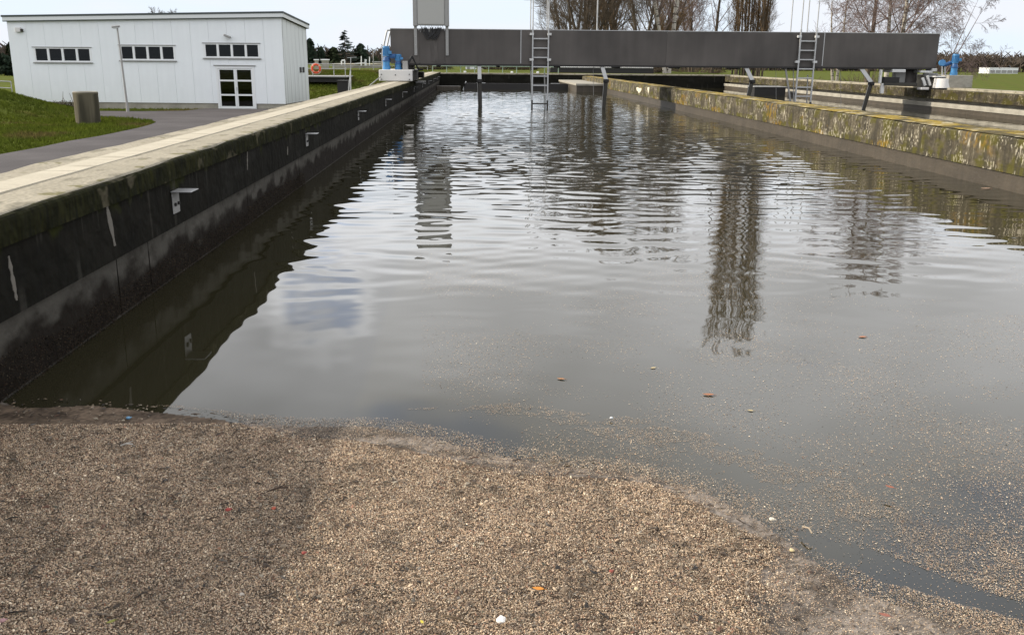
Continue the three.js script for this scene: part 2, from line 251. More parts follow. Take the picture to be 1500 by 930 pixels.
function waterSurface(x0, x1, nx, rows, k0) {
  const xs = []; for (let i = 0; i <= nx; i++) xs.push(lerp(x0, x1, i / nx));
  const nX = xs.length, nZ = rows.length, P = new Float32Array(nX * nZ * 3), N = new Float32Array(nX * nZ * 3), I = new Uint32Array((nX - 1) * (nZ - 1) * 6);
  for (let j = 0; j < nZ; j++) {
    const d = -rows[j];
    for (let i = 0; i < nX; i++) {
      const x = xs[i], z = rows[j], patch = fbm(x * 0.22 + 3, z * 0.16, 3, 55), px = 0.10 + 0.85 * patch + 0.30 * fbm(x * 1.3, z * 0.7, 3, 57);
      const calm = 0.35 + 0.65 * sstep(0, 1.8, x - x0) ;
      const eL = k0 * calm * px * (0.0003 + 0.0066 * sstep(3.3, 8.5, d) + 0.004 * sstep(8, 18, d) - 0.005 * sstep(30, 48, d));
      const eS = k0 * calm * px * (0.0095 * sstep(7.5, 17, d) - 0.005 * sstep(30, 48, d));
      const eW = k0 * px * (0.0020 + 0.0035 * sstep(3.0, 8, d));
      let h = 0, hx = 0, hz = 0;
      for (const w of waves) { const e = w[4] === 0 ? eL : w[4] === 1 ? eS : eW; if (e < 1e-6) continue; const t = w[0] * x + w[1] * z + w[2], A = w[3] * e, c = Math.cos(t), s = -Math.sin(t) * A; h += A * c; hx += s * w[0]; hz += s * w[1]; }
      const k = 3 * (j * nX + i), il = 1 / Math.hypot(hx, 1, hz); P[k] = x; P[k + 1] = h; P[k + 2] = z; N[k] = -hx * il; N[k + 1] = il; N[k + 2] = -hz * il;
    }
  }
  let o = 0; for (let j = 0; j < nZ - 1; j++) for (let i = 0; i < nX - 1; i++) { const a = j * nX + i; I[o++] = a; I[o++] = a + nX; I[o++] = a + 1; I[o++] = a + 1; I[o++] = a + nX; I[o++] = a + nX + 1; }
  const g = new THREE.BufferGeometry(); g.setAttribute('position', new THREE.BufferAttribute(P, 3)); g.setAttribute('normal', new THREE.BufferAttribute(N, 3)); g.setIndex(new THREE.BufferAttribute(I, 1)); return g;
}
const mWater = new THREE.MeshPhysicalMaterial({ color: lin(0.026, 0.0235, 0.0125), roughness: 0.02, ior: 1.42 });
{
  const rows = []; let d = 0.4; while (d < 55.02) { rows.push(-d); d += d < 6 ? 0.016 : Math.min(0.016 * d / 6, 0.06); } rows.push(-55.02);
  rows.reverse();
  tag(part('water', waterSurface(XL - 0.02, XM + 0.02, 190, rows, 1), mWater), 'rippled murky brown water of the long basin, calm towards the scum', 'water', null, 'structure');
  const rows2 = []; for (let z = -55.02; z < -0.4; z += 0.075) rows2.push(z);
  tag(part('water', waterSurface(XM2 - 0.02, XR + 0.02, 110, rows2, 0.22), mWater), 'brown water of the second basin beyond the lichened dividing wall', 'water', null, 'structure');
}

// ---------------------------------------------------------------- basin walls
function edgeSlab(x0, x1, y0, y1, z0, z1, r, m, name, parent, su, sv, n = 1, wob = 0.006, seed = 1) {   // long slab with softened, slightly worn upper edges
  const s = new THREE.Shape(); s.moveTo(x0, y0); s.lineTo(x1, y0); s.lineTo(x1, y1 - r); s.quadraticCurveTo(x1, y1, x1 - r, y1); s.lineTo(x0 + r, y1); s.quadraticCurveTo(x0, y1, x0, y1 - r); s.lineTo(x0, y0);
  const L = z1 - z0, st = Math.max(2, Math.round(L / 0.12)); const g = new THREE.ExtrudeGeometry(s, { depth: L, steps: Math.min(st, 420), bevelEnabled: false, curveSegments: 3 }); g.translate(0, 0, z0);
  const p = g.attributes.position; for (let i = 0; i < p.count; i++) { const z = p.getZ(i), y = p.getY(i), x = p.getX(i); if (y > y1 - 2 * r) { const k = (fbm(z * 2.2, x * 3, 4, seed) - 0.5) * 2 * wob; p.setY(i, y + k * 0.5); const side = x > (x0 + x1) / 2 ? 1 : -1; if (Math.abs(x - (side > 0 ? x1 : x0)) < 2 * r) p.setX(i, x + k * side); } }
  g.computeVertexNormals(); return part(name, wuv(g, su, sv), m, parent);
}
{ // left wall
  const w = thing('basin_wall', 'left basin wall with pale worn coping and a face black with algae', 'wall');
  const cuts = []; { const R = rng(5); let z = -3.1; cuts.push(0.3); while (z > -55.6) { cuts.push(z); z -= 5.0 + R() * 0.1; } cuts.push(-55.7); }
  for (let i = 0; i < cuts.length - 1; i++) edgeSlab(-2.70, XL - 0.012, 0.655, 0.77, cuts[i + 1] + 0.004, cuts[i] - 0.004, 0.022, mCoping, 'coping_slab', w, 2, 2, 1, 0.012, 40 + i);
  part('wheel_track', wuv(rbb(-2.47, -2.27, 0.765, 0.7765, -55.6, 0.3, 0.003), 2), mTrack, w);
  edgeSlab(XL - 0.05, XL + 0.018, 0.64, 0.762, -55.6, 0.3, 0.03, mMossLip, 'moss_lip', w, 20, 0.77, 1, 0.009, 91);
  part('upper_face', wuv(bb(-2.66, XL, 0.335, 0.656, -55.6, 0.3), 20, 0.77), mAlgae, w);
  const js = [0.3, -1.9, -3.42, -5.2, -5.72, -8.3, -10.8, -13.4, -16, -18.5, -21, -23.6, -26.1, -28.7, -31.2, -33.8, -36.4, -39, -41.6, -44.2, -46.8, -49.4, -52, -55.02];
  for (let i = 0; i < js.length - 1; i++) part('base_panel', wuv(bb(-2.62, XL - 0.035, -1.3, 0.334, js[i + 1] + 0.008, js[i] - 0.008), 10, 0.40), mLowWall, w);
  part('joint_filler', bb(-2.6, XL - 0.055, -1.3, 0.333, -55, 0.3), mDarkSteel, w);
  // pale lime runs on the dark face
  for (const [u0, v0, u1, v1, wd] of [[153, 287, 168, 360, 0.022], [12, 375, 24, 440, 0.014], [362, 222, 362, 249, 0.014], [144, 292, 146, 306, 0.008], [421, 215, 421, 227, 0.02]]) {
    const a = atX(u0, v0, XL + 0.003), b = atX(u1, v1, XL + 0.003), R = rng(u0), s = []; const n = 12;
    const sh = new THREE.Shape(); const Lp = [], Rp = []; for (let i = 0; i <= n; i++) { const t = i / n, y = lerp(a.y, b.y, t), z = lerp(a.z, b.z, t), ww = wd * (0.25 + 0.75 * Math.sin(Math.PI * Math.min(1, t * 0.8 + 0.1))) * (0.6 + 0.8 * R()); Lp.push([z - ww, y]); Rp.push([z + ww, y]); }
    [...Lp, ...Rp.reverse()].forEach(([p, q], i) => i ? sh.lineTo(-p, q) : sh.moveTo(-p, q));
    const g = new THREE.ExtrudeGeometry(sh, { depth: 0.006, bevelEnabled: false }); g.rotateY(Math.PI / 2); g.translate(XL - 0.003, 0, 0);
    part('lime_run', g, std({ color: lin(0.15, 0.138, 0.12), roughness: 0.9 }), w);
  }
}
{ // dividing wall
  const w = thing('basin_wall', 'lichen covered dividing wall with yellow mossy top between the two basins', 'wall');
  edgeSlab(XM, XM2, 0.20, 0.60, -55.0, 0.3, 0.03, mLichen, 'upper_face', w, 24, 0.4, 1, 0.02, 3).geometry.attributes.uv.array.forEach((v, i, a) => { if (i % 2) a[i] = v - 0.5; });
  part('moss_top', wuv((() => { const g = sheet(span([[XM + 0.03, XM2 - 0.03, 0.06]]), span([[-55, 0.3, 0.1]]), (x, z) => 0.608 + 0.022 * fbm(x * 6, z * 6, 4, 61) * Math.min(1, (x - XM) / 0.1, (XM2 - x) / 0.1), 1); g.index.array.reverse(); g.computeVertexNormals(); return g; })(), 12, 1), mYellowTop, w);
  part('base_face', wuv(bb(XM + 0.03, XM2 - 0.03, -1.3, 0.21, -55.0, 0.3), 12, 0.3), mWet, w);
  for (const [u, v, ww, hh] of [[936, 131, 0.55, 0.17], [950, 131, 0.18, 0.22]]) { // large white efflorescence beyond the bridge
    const c = atX(u, v, XM - 0.004), sh = new THREE.Shape(), R = rng(u); for (let i = 0; i <= 20; i++) { const t = i / 20, y = c.y - hh * (0.35 + 0.65 * R()) * Math.sin(Math.PI * t); i ? sh.lineTo(-c.z - ww + 2 * ww * t, y) : sh.moveTo(-c.z - ww, y); } for (let i = 10; i >= 0; i--) sh.lineTo(-c.z - ww + 2 * ww * i / 10, c.y + 0.05 + 0.04 * R());
    const g = new THREE.ExtrudeGeometry(sh, { depth: 0.006, bevelEnabled: false }); g.rotateY(Math.PI / 2); g.translate(XM - 0.004, 0, 0); part('lime_crust', g, std({ color: lin(0.62, 0.57, 0.45), roughness: 1 }), w);
  }
}
{ // right wall
  const w = thing('basin_wall', 'right basin wall with pale ledge and white lime streaks beside the field', 'wall');
  edgeSlab(XR, XR + 0.75, 0.37, 0.65, -55.0, 0.3, 0.025, mLichen2, 'upper_face', w, 24, 0.33, 1, 0.01, 9).geometry.attributes.uv.array.forEach((v, i, a) => { if (i % 2) a[i] = v - 1.121; });
  part('upper_step', wuv(bb(XR + 0.30, XR + 0.78, 0.60, 0.71, -55.0, 0.3), 2), mCoping, w);
  part('recess', wuv(bb(XR + 0.30, XR + 0.7, 0.26, 0.38, -55.0, 0.3), 2), mConcrete, w);
  edgeSlab(XR - 0.05, XR + 0.7, 0.13, 0.26, -55.0, 0.3, 0.02, mConcrete, 'ledge', w, 2, 2, 1, 0.01, 12);
  part('base_face', wuv(bb(XR - 0.02, XR + 0.7, -1.3, 0.131, -55.0, 0.3), 12, 0.3), mWet, w);
}
{ // far wall
  const w = thing('basin_wall', 'dark far end wall with thin pale green edge closing both basins', 'wall');
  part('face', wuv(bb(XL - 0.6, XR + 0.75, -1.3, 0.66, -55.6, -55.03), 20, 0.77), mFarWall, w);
  part('coping', wuv(rbb(XL - 0.7, XR + 0.8, 0.66, 0.74, -55.75, -54.98, 0.015), 2), mCoping, w);
}
{ const w = thing('basin_wall', 'concrete near end wall of the basins', 'wall'); part('body', wuv(bb(XL - 0.6, XR + 0.75, -1.3, 0.5, ZN, 0.35), 2), mConcrete, w); }
{ // landing that juts from the dividing wall at the far end
  const w = thing('concrete_landing', 'low concrete landing jutting from the dividing wall near the far end', 'landing');
  part('body', wuv(bb(4.83, XM - 0.004, -1.2, 0.30, -55.02, -45.5), 2), mWet, w);
  part('cap', wuv(rbb(4.79, XM - 0.004, 0.30, 0.40, -55.02, -45.44, 0.015), 2), mConcrete, w);
}
{ const w = thing('scum_trough', 'dark steel scum trough lying across the far end of the basin', 'trough'); part('channel', [bb(-0.55, 4.75, -0.12, 0.30, -49.6, -49.5), bb(-0.55, 4.75, -0.12, 0.30, -48.9, -48.8), bb(-0.55, 4.75, -0.12, -0.08, -49.6, -48.8)], mDarkSteel, w); part('sunlit_end', bar(V3(-0.62, -0.1, -49.2), V3(-0.45, 0.38, -49.2), 0.05, 0.8), mGalv, w); for (const x of [0.1, 3.9]) part('cleat', bb(x, x + 0.45, 0.305, 0.325, -49.3, -49.1), mGalv, w); }  // left end in paler metal, painting in the sun that falls on it
{ const w = thing('scum_trough', 'low concrete sill along the far left corner of the basin', 'sill'); part('sill', wuv(rbb(XL - 0.02, -0.75, -0.3, 0.13, -50.6, -49.9, 0.02), 2), mWet, w); }
{ const w = thing('black_box', 'plain black box standing near the right basin wall', 'box'); part('body', bb(12.5, 13.9, -0.4, 0.36, -43.6, -42.5), mDarkSteel, w); part('lid', rbb(12.45, 13.95, 0.36, 0.40, -43.65, -42.45, 0.01), mGalvDull, w); }  // plain black box filling a dark rectangle at the right wall
// L brackets every five metres on the left wall
for (let i = 0; i < 10; i++) {
  const z = -6.2 - i * 5.03 - (i === 0 ? 0 : -0.05); if (z < -54) break;
  const g = thing('steel_bracket', ['first', 'second', 'third', 'fourth', 'fifth', 'sixth', 'seventh', 'eighth', 'ninth', 'tenth'][i] + ' galvanised angle bracket on the black left wall, counted from the tall white lime run', 'bracket', [XL, 0.57, z], 0, 'brackets spaced along the left basin wall');
  part('shelf', rbb(0.002, 0.135, -0.006, 0, -0.085, 0.085, 0.002), mGalv, g);
  part('back_plate', rbb(0.002, 0.008, -0.15, -0.006, -0.07, 0.07, 0.002), mGalvDull, g);
  for (const s of [-1, 1]) part('bolt', [(() => { const c = cyl(0.012, 0.012, 0.014, 0, 0, 0, 6); c.rotateZ(-Math.PI / 2); c.translate(0.006, -0.09, s * 0.035); return c; })()], mDarkSteel, g);
}

// ---------------------------------------------------------------- travelling bridge with everything bolted to it
{
  const B = thing('scraper_bridge', 'dark grey steel travelling scraper bridge spanning both basins, with ladders, cabinet and drives', 'bridge', [0, 0, 0]);
  const ZB = -30.2, ZB2 = -31.85, y0 = 1.27, y1 = 2.33, xa = -2.6, xb = 14.66;
  const seams = [xa, -1.72, -0.92, atZ(763, 70, 30.2).x, 6.0, atZ(1207, 70, 30.2).x, xb];
  for (let i = 0; i < seams.length - 1; i++) {
    const a = seams[i] + (i ? 0.004 : 0), b = seams[i + 1] - 0.004;
    part('front_plate', wuv(rbb(a, b, y0 + 0.03, y1, ZB - 0.02, ZB + 0.0, 0.004), 6, 3, i * 0.13, i * 0.31), mGirder, B);
    part('rear_plate', wuv(rbb(a, b, y0 + 0.03, y1, ZB2, ZB2 + 0.02, 0.004), 6, 3, i * 0.2), mGirder, B);
  }
  for (const x of [seams[3], seams[5]]) part('seam_rib', bb(x - 0.012, x + 0.012, y0 + 0.06, y1 - 0.01, ZB, ZB + 0.012), mGalv, B);
  part('top_flange', [rbb(xa, xb, y1, y1 + 0.02, ZB - 0.10, ZB + 0.006, 0.004), rbb(xa, xb, y1, y1 + 0.02, ZB2 - 0.006, ZB2 + 0.10, 0.004)], mGalv, B);
  part('bottom_flange', [bb(xa + 0.4, xb, y0 - 0.02, y0 + 0.03, ZB - 0.14, ZB + 0.012), bb(xa + 0.4, xb, y0 - 0.02, y0 + 0.03, ZB2 - 0.012, ZB2 + 0.14)], mDarkSteel, B);
  part('walkway_deck', bb(xa, xb, y0 + 0.05, y0 + 0.09, ZB2 + 0.022, ZB - 0.022), mGalvDull, B);
  for (let i = 0; i < 9; i++) { const x = -1.2 + i * 1.9; part('cross_beam', bb(x, x + 0.09, y0 - 0.06, y0 + 0.05, ZB2 + 0.1, ZB - 0.1), mDarkSteel, B); }
  // inspection ladders reaching down into the basins
  const ladder = (uL, uR, dx, zoff, rungV, name) => {
    const L = new THREE.Group(); L.name = 'ladder'; B.add(L);
    const z = ZB + zoff, xl = atZ(uL, 60, 30.1).x, xr = atZ(uR, 60, 30.1).x, yb = -0.25, yt = 3.62, W = xr - xl;
    for (const [x, s] of [[xl, -1], [xr, 1]]) {
      part('side_rail', rbb(x - 0.022, x + 0.022, yb, y1 + 0.1, z - 0.03, z + 0.03, 0.006), mGalv, L);
      part('grab_rail', tube([V3(x, y1 + 0.1, z), V3(x, yt - 0.25, z), V3(x, yt, z - 0.2), V3(x, yt, z - 0.75), V3(x + s * 0.02, yt - 0.2, z - 0.95), V3(x + s * 0.02, y1 + 0.02, z - 0.95)], 0.019, 50), mGalv, L);
      for (const yy of [y1 - 0.12, y0 + 0.18]) part('clamp', rbb(x - 0.03 + (s < 0 ? -0.06 : 0), x + 0.03 + (s > 0 ? 0.06 : 0), yy - 0.035, yy + 0.035, ZB + 0.002, z + 0.034, 0.006), mWhiteBar, L);
    }
    for (let i = 0; i < 8; i++) { const y = 2.075 - i * 0.28; part('rung', rbb(xl + 0.02, xr - 0.02, y - 0.02, y + 0.02, z - 0.018, z + 0.018, 0.006), i === 7 ? mBlackRod : mGalv, L); }
    part('stay', [rod(V3(xl - 0.05, y0, z - 0.3), V3(xl + 0.04, -0.3, z - 0.1), 0.016), rod(V3(xr - 0.09, 1.05, z - 0.22), V3(xr - 0.05, -0.3, z - 0.12), 0.022)], mGalvDull, L);
    for (const x of [xl, xr]) part('wet_foot', bb(x - 0.026, x + 0.026, -0.3, 0.22, z - 0.034, z + 0.034), mBlackRod, L);
  };
  ladder(780.5, 803.5, 0, 0.09); ladder(1173, 1196, 0, 0.09);
  // single posts standing on the flange
  part('post', rod(V3(atZ(875, 40, 30.2).x, y1 + 0.02, ZB - 0.06), V3(atZ(875, 40, 30.2).x, y1 + 1.4, ZB - 0.06), 0.021), mGalv, B);
  // control cabinet on two posts
  {
    const C = new THREE.Group(); C.name = 'control_cabinet'; B.add(C);
    const xl = -1.87, xr = -0.80, yb = 2.44, yt = 3.82, zf = ZB + 0.16;
    part('body', rbb(xl + 0.11, xr - 0.11, yb, yt, ZB - 0.2, zf - 0.03, 0.012), mCabinet, C);
    part('door', rbb(xl + 0.125, xr - 0.125, yb + 0.03, yt - 0.03, zf - 0.028, zf - 0.006, 0.006), mCabinet, C);
    part('hood', [bar(V3(xl - 0.02, yt + 0.03, ZB - 0.02), V3(xr + 0.02, yt + 0.03, ZB - 0.02), 0.5, 0.03)].map(g => g), mGalvDull, C);
    for (const x of [xl + 0.05, xr - 0.05]) {
      part('shield', [rbb(x - 0.065, x + 0.065, yb - 0.02, yt, ZB - 0.2, zf + 0.01, 0.01), bb(x - 0.045, x - 0.033, yb, yt, zf + 0.01, zf + 0.016), bb(x + 0.033, x + 0.045, yb, yt, zf + 0.01, zf + 0.016)], mGalvDull, C);
      part('post', rbb(x - 0.045, x + 0.045, 1.55, yb - 0.02, ZB + 0.002, ZB + 0.05, 0.004), mGalvDull, C);
      for (const y of [1.62, 1.86, 2.1]) part('bolt', (() => { const c = cyl(0.014, 0.014, 0.015, 0, 0, 0, 6); c.rotateX(Math.PI / 2); c.translate(x, y, ZB + 0.05); return c; })(), mGalv, C);
    }
    const R = rng(3);
    for (let i = 0; i < 13; i++) { const x = xl + 0.2 + i * 0.056, x2 = x + (R() - 0.5) * 0.12; part('wire', tube([V3(x, yb + 0.02, ZB + 0.03), V3((x + x2) / 2 + 0.02, yb - 0.08, ZB + 0.05), V3(x2, yb - 0.2, ZB + 0.04)], 0.006, 8, 5), i % 3 ? mGalv : mRubber, C); }
    for (const [a, m, b, dip] of [[-1.62, -1.45, -1.28, 0.36], [-1.56, -1.40, -1.2, 0.30], [-1.48, -1.30, -1.1, 0.34], [-1.36, -1.22, -1.02, 0.36], [-1.52, -1.36, -1.14, 0.26], [-1.30, -1.2, -1.06, 0.28]]) part('hose', tube([V3(a, yb - 0.06, ZB + 0.04), V3((a + m) / 2, yb - 0.06 - dip * 0.7, ZB + 0.06), V3(m, yb - 0.06 - dip, ZB + 0.07), V3((b + m) / 2, yb - 0.06 - dip * 0.65, ZB + 0.06), V3(b, yb - 0.06, ZB + 0.04)], 0.018, 24, 6), mRubber, C);
    part('cover_plate', rbb(-1.36, -1.14, 1.36, 1.98, ZB + 0.001, ZB + 0.008, 0.003), mGirder, C);
  }
  // end rail on the left
  for (const z of [ZB - 0.25, ZB2 + 0.25]) part('end_rail', tube([V3(xa, 2.29, z), V3(xa - 0.12, 2.28, z), V3(xa - 0.26, 1.72, z), V3(xa - 0.28, 1.5, z), V3(xa - 0.27, 0.79, z)], 0.026, 30), mGalv, B);
  // left end carriage
  {
    const C = new THREE.Group(); C.name = 'end_carriage'; B.add(C);
    part('housing', rbb(-2.90, -1.89, 0.79, 1.12, -32.6, -29.35, 0.02), mPaleBox, C);
    part('shaded_side', bb(-1.886, -1.876, 0.80, 1.10, -32.5, -29.5), mBlackRod, C);  // thin black sheet painting the shade on the right side of the housing
    for (const [x, y] of [[-2.82, 0.98], [-2.40, 0.97], [-1.98, 0.99], [-2.82, 0.84], [-1.98, 0.84]]) part('bolt', (() => { const c = cyl(0.018, 0.018, 0.02, 0, 0, 0, 6); c.rotateX(Math.PI / 2); c.translate(x, y, -29.34); return c; })(), mDarkSteel, C);
    part('buffer', rbb(-1.88, -1.70, 0.84, 1.04, -32.7, -32.2, 0.03), mBlackRod, C);
    for (const z of [-29.9, -32.1]) part('wheel', (() => { const c = cyl(0.15, 0.15, 0.12, 0, 0, 0, 20); c.rotateZ(Math.PI / 2); c.translate(-2.32, 0.928, z); return c; })(), mRubber, C);
    for (const z of [-31.6, -32.6]) part('guide_roller', rbb(-1.93, -1.66, 0.68, 0.73, z - 0.15, z + 0.15, 0.01), mGalvDull, C);
    part('support', [rbb(-2.5, -1.95, 1.12, 1.30, -31.7, -30.3, 0.02)], mDarkSteel, C);
  }
  const motor = (x, yb, z, h, r, seedy) => {
    const M = new THREE.Group(); M.name = 'drive_motor'; B.add(M);
    const fin = []; for (let i = 0; i < 16; i++) { const a = i / 16 * 2 * Math.PI; fin.push((() => { const g = bx(0.02, h * 0.34, 0.008, r * 0.95, 0, 0); g.rotateY(a); g.translate(x, yb + h * 0.78, z); return g; })()); }
    part('gear_housing', [cyl(r * 1.12, r * 1.12, h * 0.16, x, yb, z, 20), cyl(r * 0.92, r * 0.98, h * 0.20, x, yb + h * 0.16, z, 20)], mBlue, M);
    part('gear_flange', [cyl(r * 1.15, r * 1.15, h * 0.05, x, yb + h * 0.36, z, 20), cyl(r, r * 0.8, h * 0.15, x, yb + h * 0.41, z, 20)], mBlueDark, M);
    part('motor_body', [cyl(r * 0.9, r * 0.9, h * 0.36, x, yb + h * 0.58, z, 20), ...fin], mBlue, M);
    part('fan_cover', [cyl(r * 0.98, r * 0.9, h * 0.08, x, yb + h * 0.94, z, 20)], mBlue, M);
    part('terminal_box', rbx(r * 1.0, h * 0.14, r * 0.9, 0.01, x + r * 1.1, yb + h * 0.74, z + 0.05), mBlue, M);
  };
  motor(-2.70, 1.12, -29.75, 0.68, 0.105); motor(-2.34, 1.12, -29.8, 0.45, 0.095);
  part('gear_link', [(() => { const c = cyl(0.07, 0.07, 0.26, 0, 0, 0, 14); c.rotateZ(Math.PI / 2); c.translate(-2.42, 1.52, -29.78); return c; })()], mBlueDark, B);
  part('junction_box', rbb(-2.20, -2.04, 1.12, 1.38, -29.85, -29.6, 0.01), mGalvDull, B);
  for (const [a, b] of [[0, 0], [0.05, 0.06], [0.1, 0.02]]) part('cable_loop', tube([V3(-2.05, 1.25 + a, -29.75), V3(-1.92, 1.48 + b, -29.8), V3(-1.82, 1.30, -29.95), V3(-1.75, 1.16 - a * 0.5, -30.1), V3(-1.62, 1.12, -30.3)], 0.02, 24, 6), mRubber, B);
  // scraper legs: pale upper bar, joint, dark lower rod
  for (const [ua, ub, vb, uc, vc] of [[702, 702.5, 117, 703.5, 158], [882, 888, 117, 884.5, 158], [1093, 1102.5, 118, 1094.5, 150], [1262, 1277, 121, 1264, 165]]) {
    const L = new THREE.Group(); L.name = 'scraper_leg'; B.add(L); const D = 30.25, a = atZ(ua, 93, D), b = atZ(ub, vb, D), c = atZ(uc, vc, D); a.y = y0 + 0.02;
    const e = c.clone().sub(b).multiplyScalar(1.35).add(b);
    part('upper_bar', bar(a, b, 0.115, 0.07), mWhiteBar, L);
    part('joint', [rbx(0.17, 0.11, 0.16, 0.02, b.x, b.y - 0.03, b.z), (() => { const k = cyl(0.05, 0.05, 0.24, 0, -0.12, 0, 12); k.rotateX(Math.PI / 2); k.translate(b.x, b.y - 0.02, b.z); return k; })()], mDarkSteel, L);
    part('lower_rod', rod(b, e, 0.066, 0.058, 12), mBlackRod, L);
    part('edge_strip', rod(b.clone().add(V3(-0.07, 0, 0.02)), e.clone().add(V3(-0.06, 0, 0.02)), 0.01, 0.01, 6), mGalvDull, L);
  }
  part('stay_bar', bar(atZ(1151, 98, 30.3), atZ(1160, 160, 30.3), 0.05, 0.04), mGalvDull, B);
  for (const [u, va, vb] of [[869, 94, 140], [1137, 96, 160], [1232, 98, 165]]) part('chain', rod(atZ(u, va, 30.4), atZ(u + 0.5, vb, 30.4), 0.007, 0.007, 5), mGalvDull, B);
  // right end: supports, carriage and drive
  {
    const C = new THREE.Group(); C.name = 'end_carriage'; B.add(C); const D = 30.2, q = (u0, u1, v0, v1, d, dep) => { const a = atZ(u0, v1, d), b = atZ(u1, v0, d); return rbb(a.x, b.x, a.y, b.y, -d - dep, -d, 0.015); };
    part('housing', q(1389, 1427, 110.5, 128.5, 29.4, 3.1), mGreyBox, C);
    part('nose', (() => { const a = atZ(1381, 129, 29.3), b = atZ(1392, 115, 29.3), g = new THREE.CylinderGeometry(0.26, 0.28, b.y - a.y, 18); g.translate((a.x + b.x) / 2 + 0.08, (a.y + b.y) / 2, -29.66); return g; })(), mPaleBox, C);
    part('column', (() => { const a = atZ(1327, 125, 30.5), b = atZ(1351, 103, 30.5), g = new THREE.CylinderGeometry(0.27, 0.27, b.y - a.y + 0.06, 24); g.translate((a.x + b.x) / 2, (a.y + b.y) / 2, -30.9); return g; })(), mGirder, C);
    part('bearing_plate', [q(1308, 1328, 101.5, 106, 30.15, 0.7), q(1349, 1368, 103.5, 106.5, 30.15, 0.7), q(1367, 1374, 100, 104.5, 30.1, 0.5)], mWhiteBar, C);
    part('gusset', q(1352, 1375, 107, 126, 30.6, 0.08), mGalvDull, C); part('gusset', q(1312, 1328, 106, 121, 30.6, 0.3), mGalvDull, C);
    part('guide_arm', [bar(atZ(1352, 114, 29.9), atZ(1356, 125, 29.9), 0.07, 0.08), bar(atZ(1359, 111, 29.9), atZ(1363, 125, 29.9), 0.06, 0.08)], mWhiteBar, C);
    part('pedestal', [q(1289, 1294, 102, 122, 30.0, 0.12), q(1291, 1297, 122, 137, 30.0, 0.12)], mPaleBox, C);
    part('side_box', q(1296, 1319, 113, 121, 30.0, 0.5), mDarkSteel, C);
    part('brush_plate', [q(1297, 1345, 121.5, 125.5, 29.9, 0.3), q(1358, 1366, 126, 133, 29.9, 0.1)], mBlackRod, C);
    part('roller', q(1350, 1362, 128, 131.5, 29.8, 0.3), mPaleBox, C);
    part('shelf', q(1373, 1393, 111.5, 113.2, 29.6, 0.9), mWhiteBar, C);
    for (const u of [1381, 1385]) part('bolt_rod', rod(atZ(u, 113, 29.9), atZ(u, 97, 29.9), 0.025), mGalv, C);
    part('hand_wheel', (() => { const c = atZ(1381, 92, 29.9), g = new THREE.CylinderGeometry(0.10, 0.10, 0.07, 20); g.rotateX(Math.PI / 2.4); g.translate(c.x, c.y, c.z); return g; })(), mBlue, C);
    const a = atZ(1384, 95, 29.9), b = atZ(1394, 92, 29.9); part('shaft', rod(a, b, 0.06, 0.06, 10), mBlueDark, C);
  }
  { const m = atZ(1397.5, 110.5, 29.8); motor(m.x, m.y, -29.8, 0.64, 0.10); }
}
tag(part('guide_cable', rod(atZ(558.5, 111, 30), V3(-2.66, 0.78, -24.5), 0.014, 0.014, 6), mGalvDull), 'thin taut guide cable running from the left carriage down to the coping', 'cable');

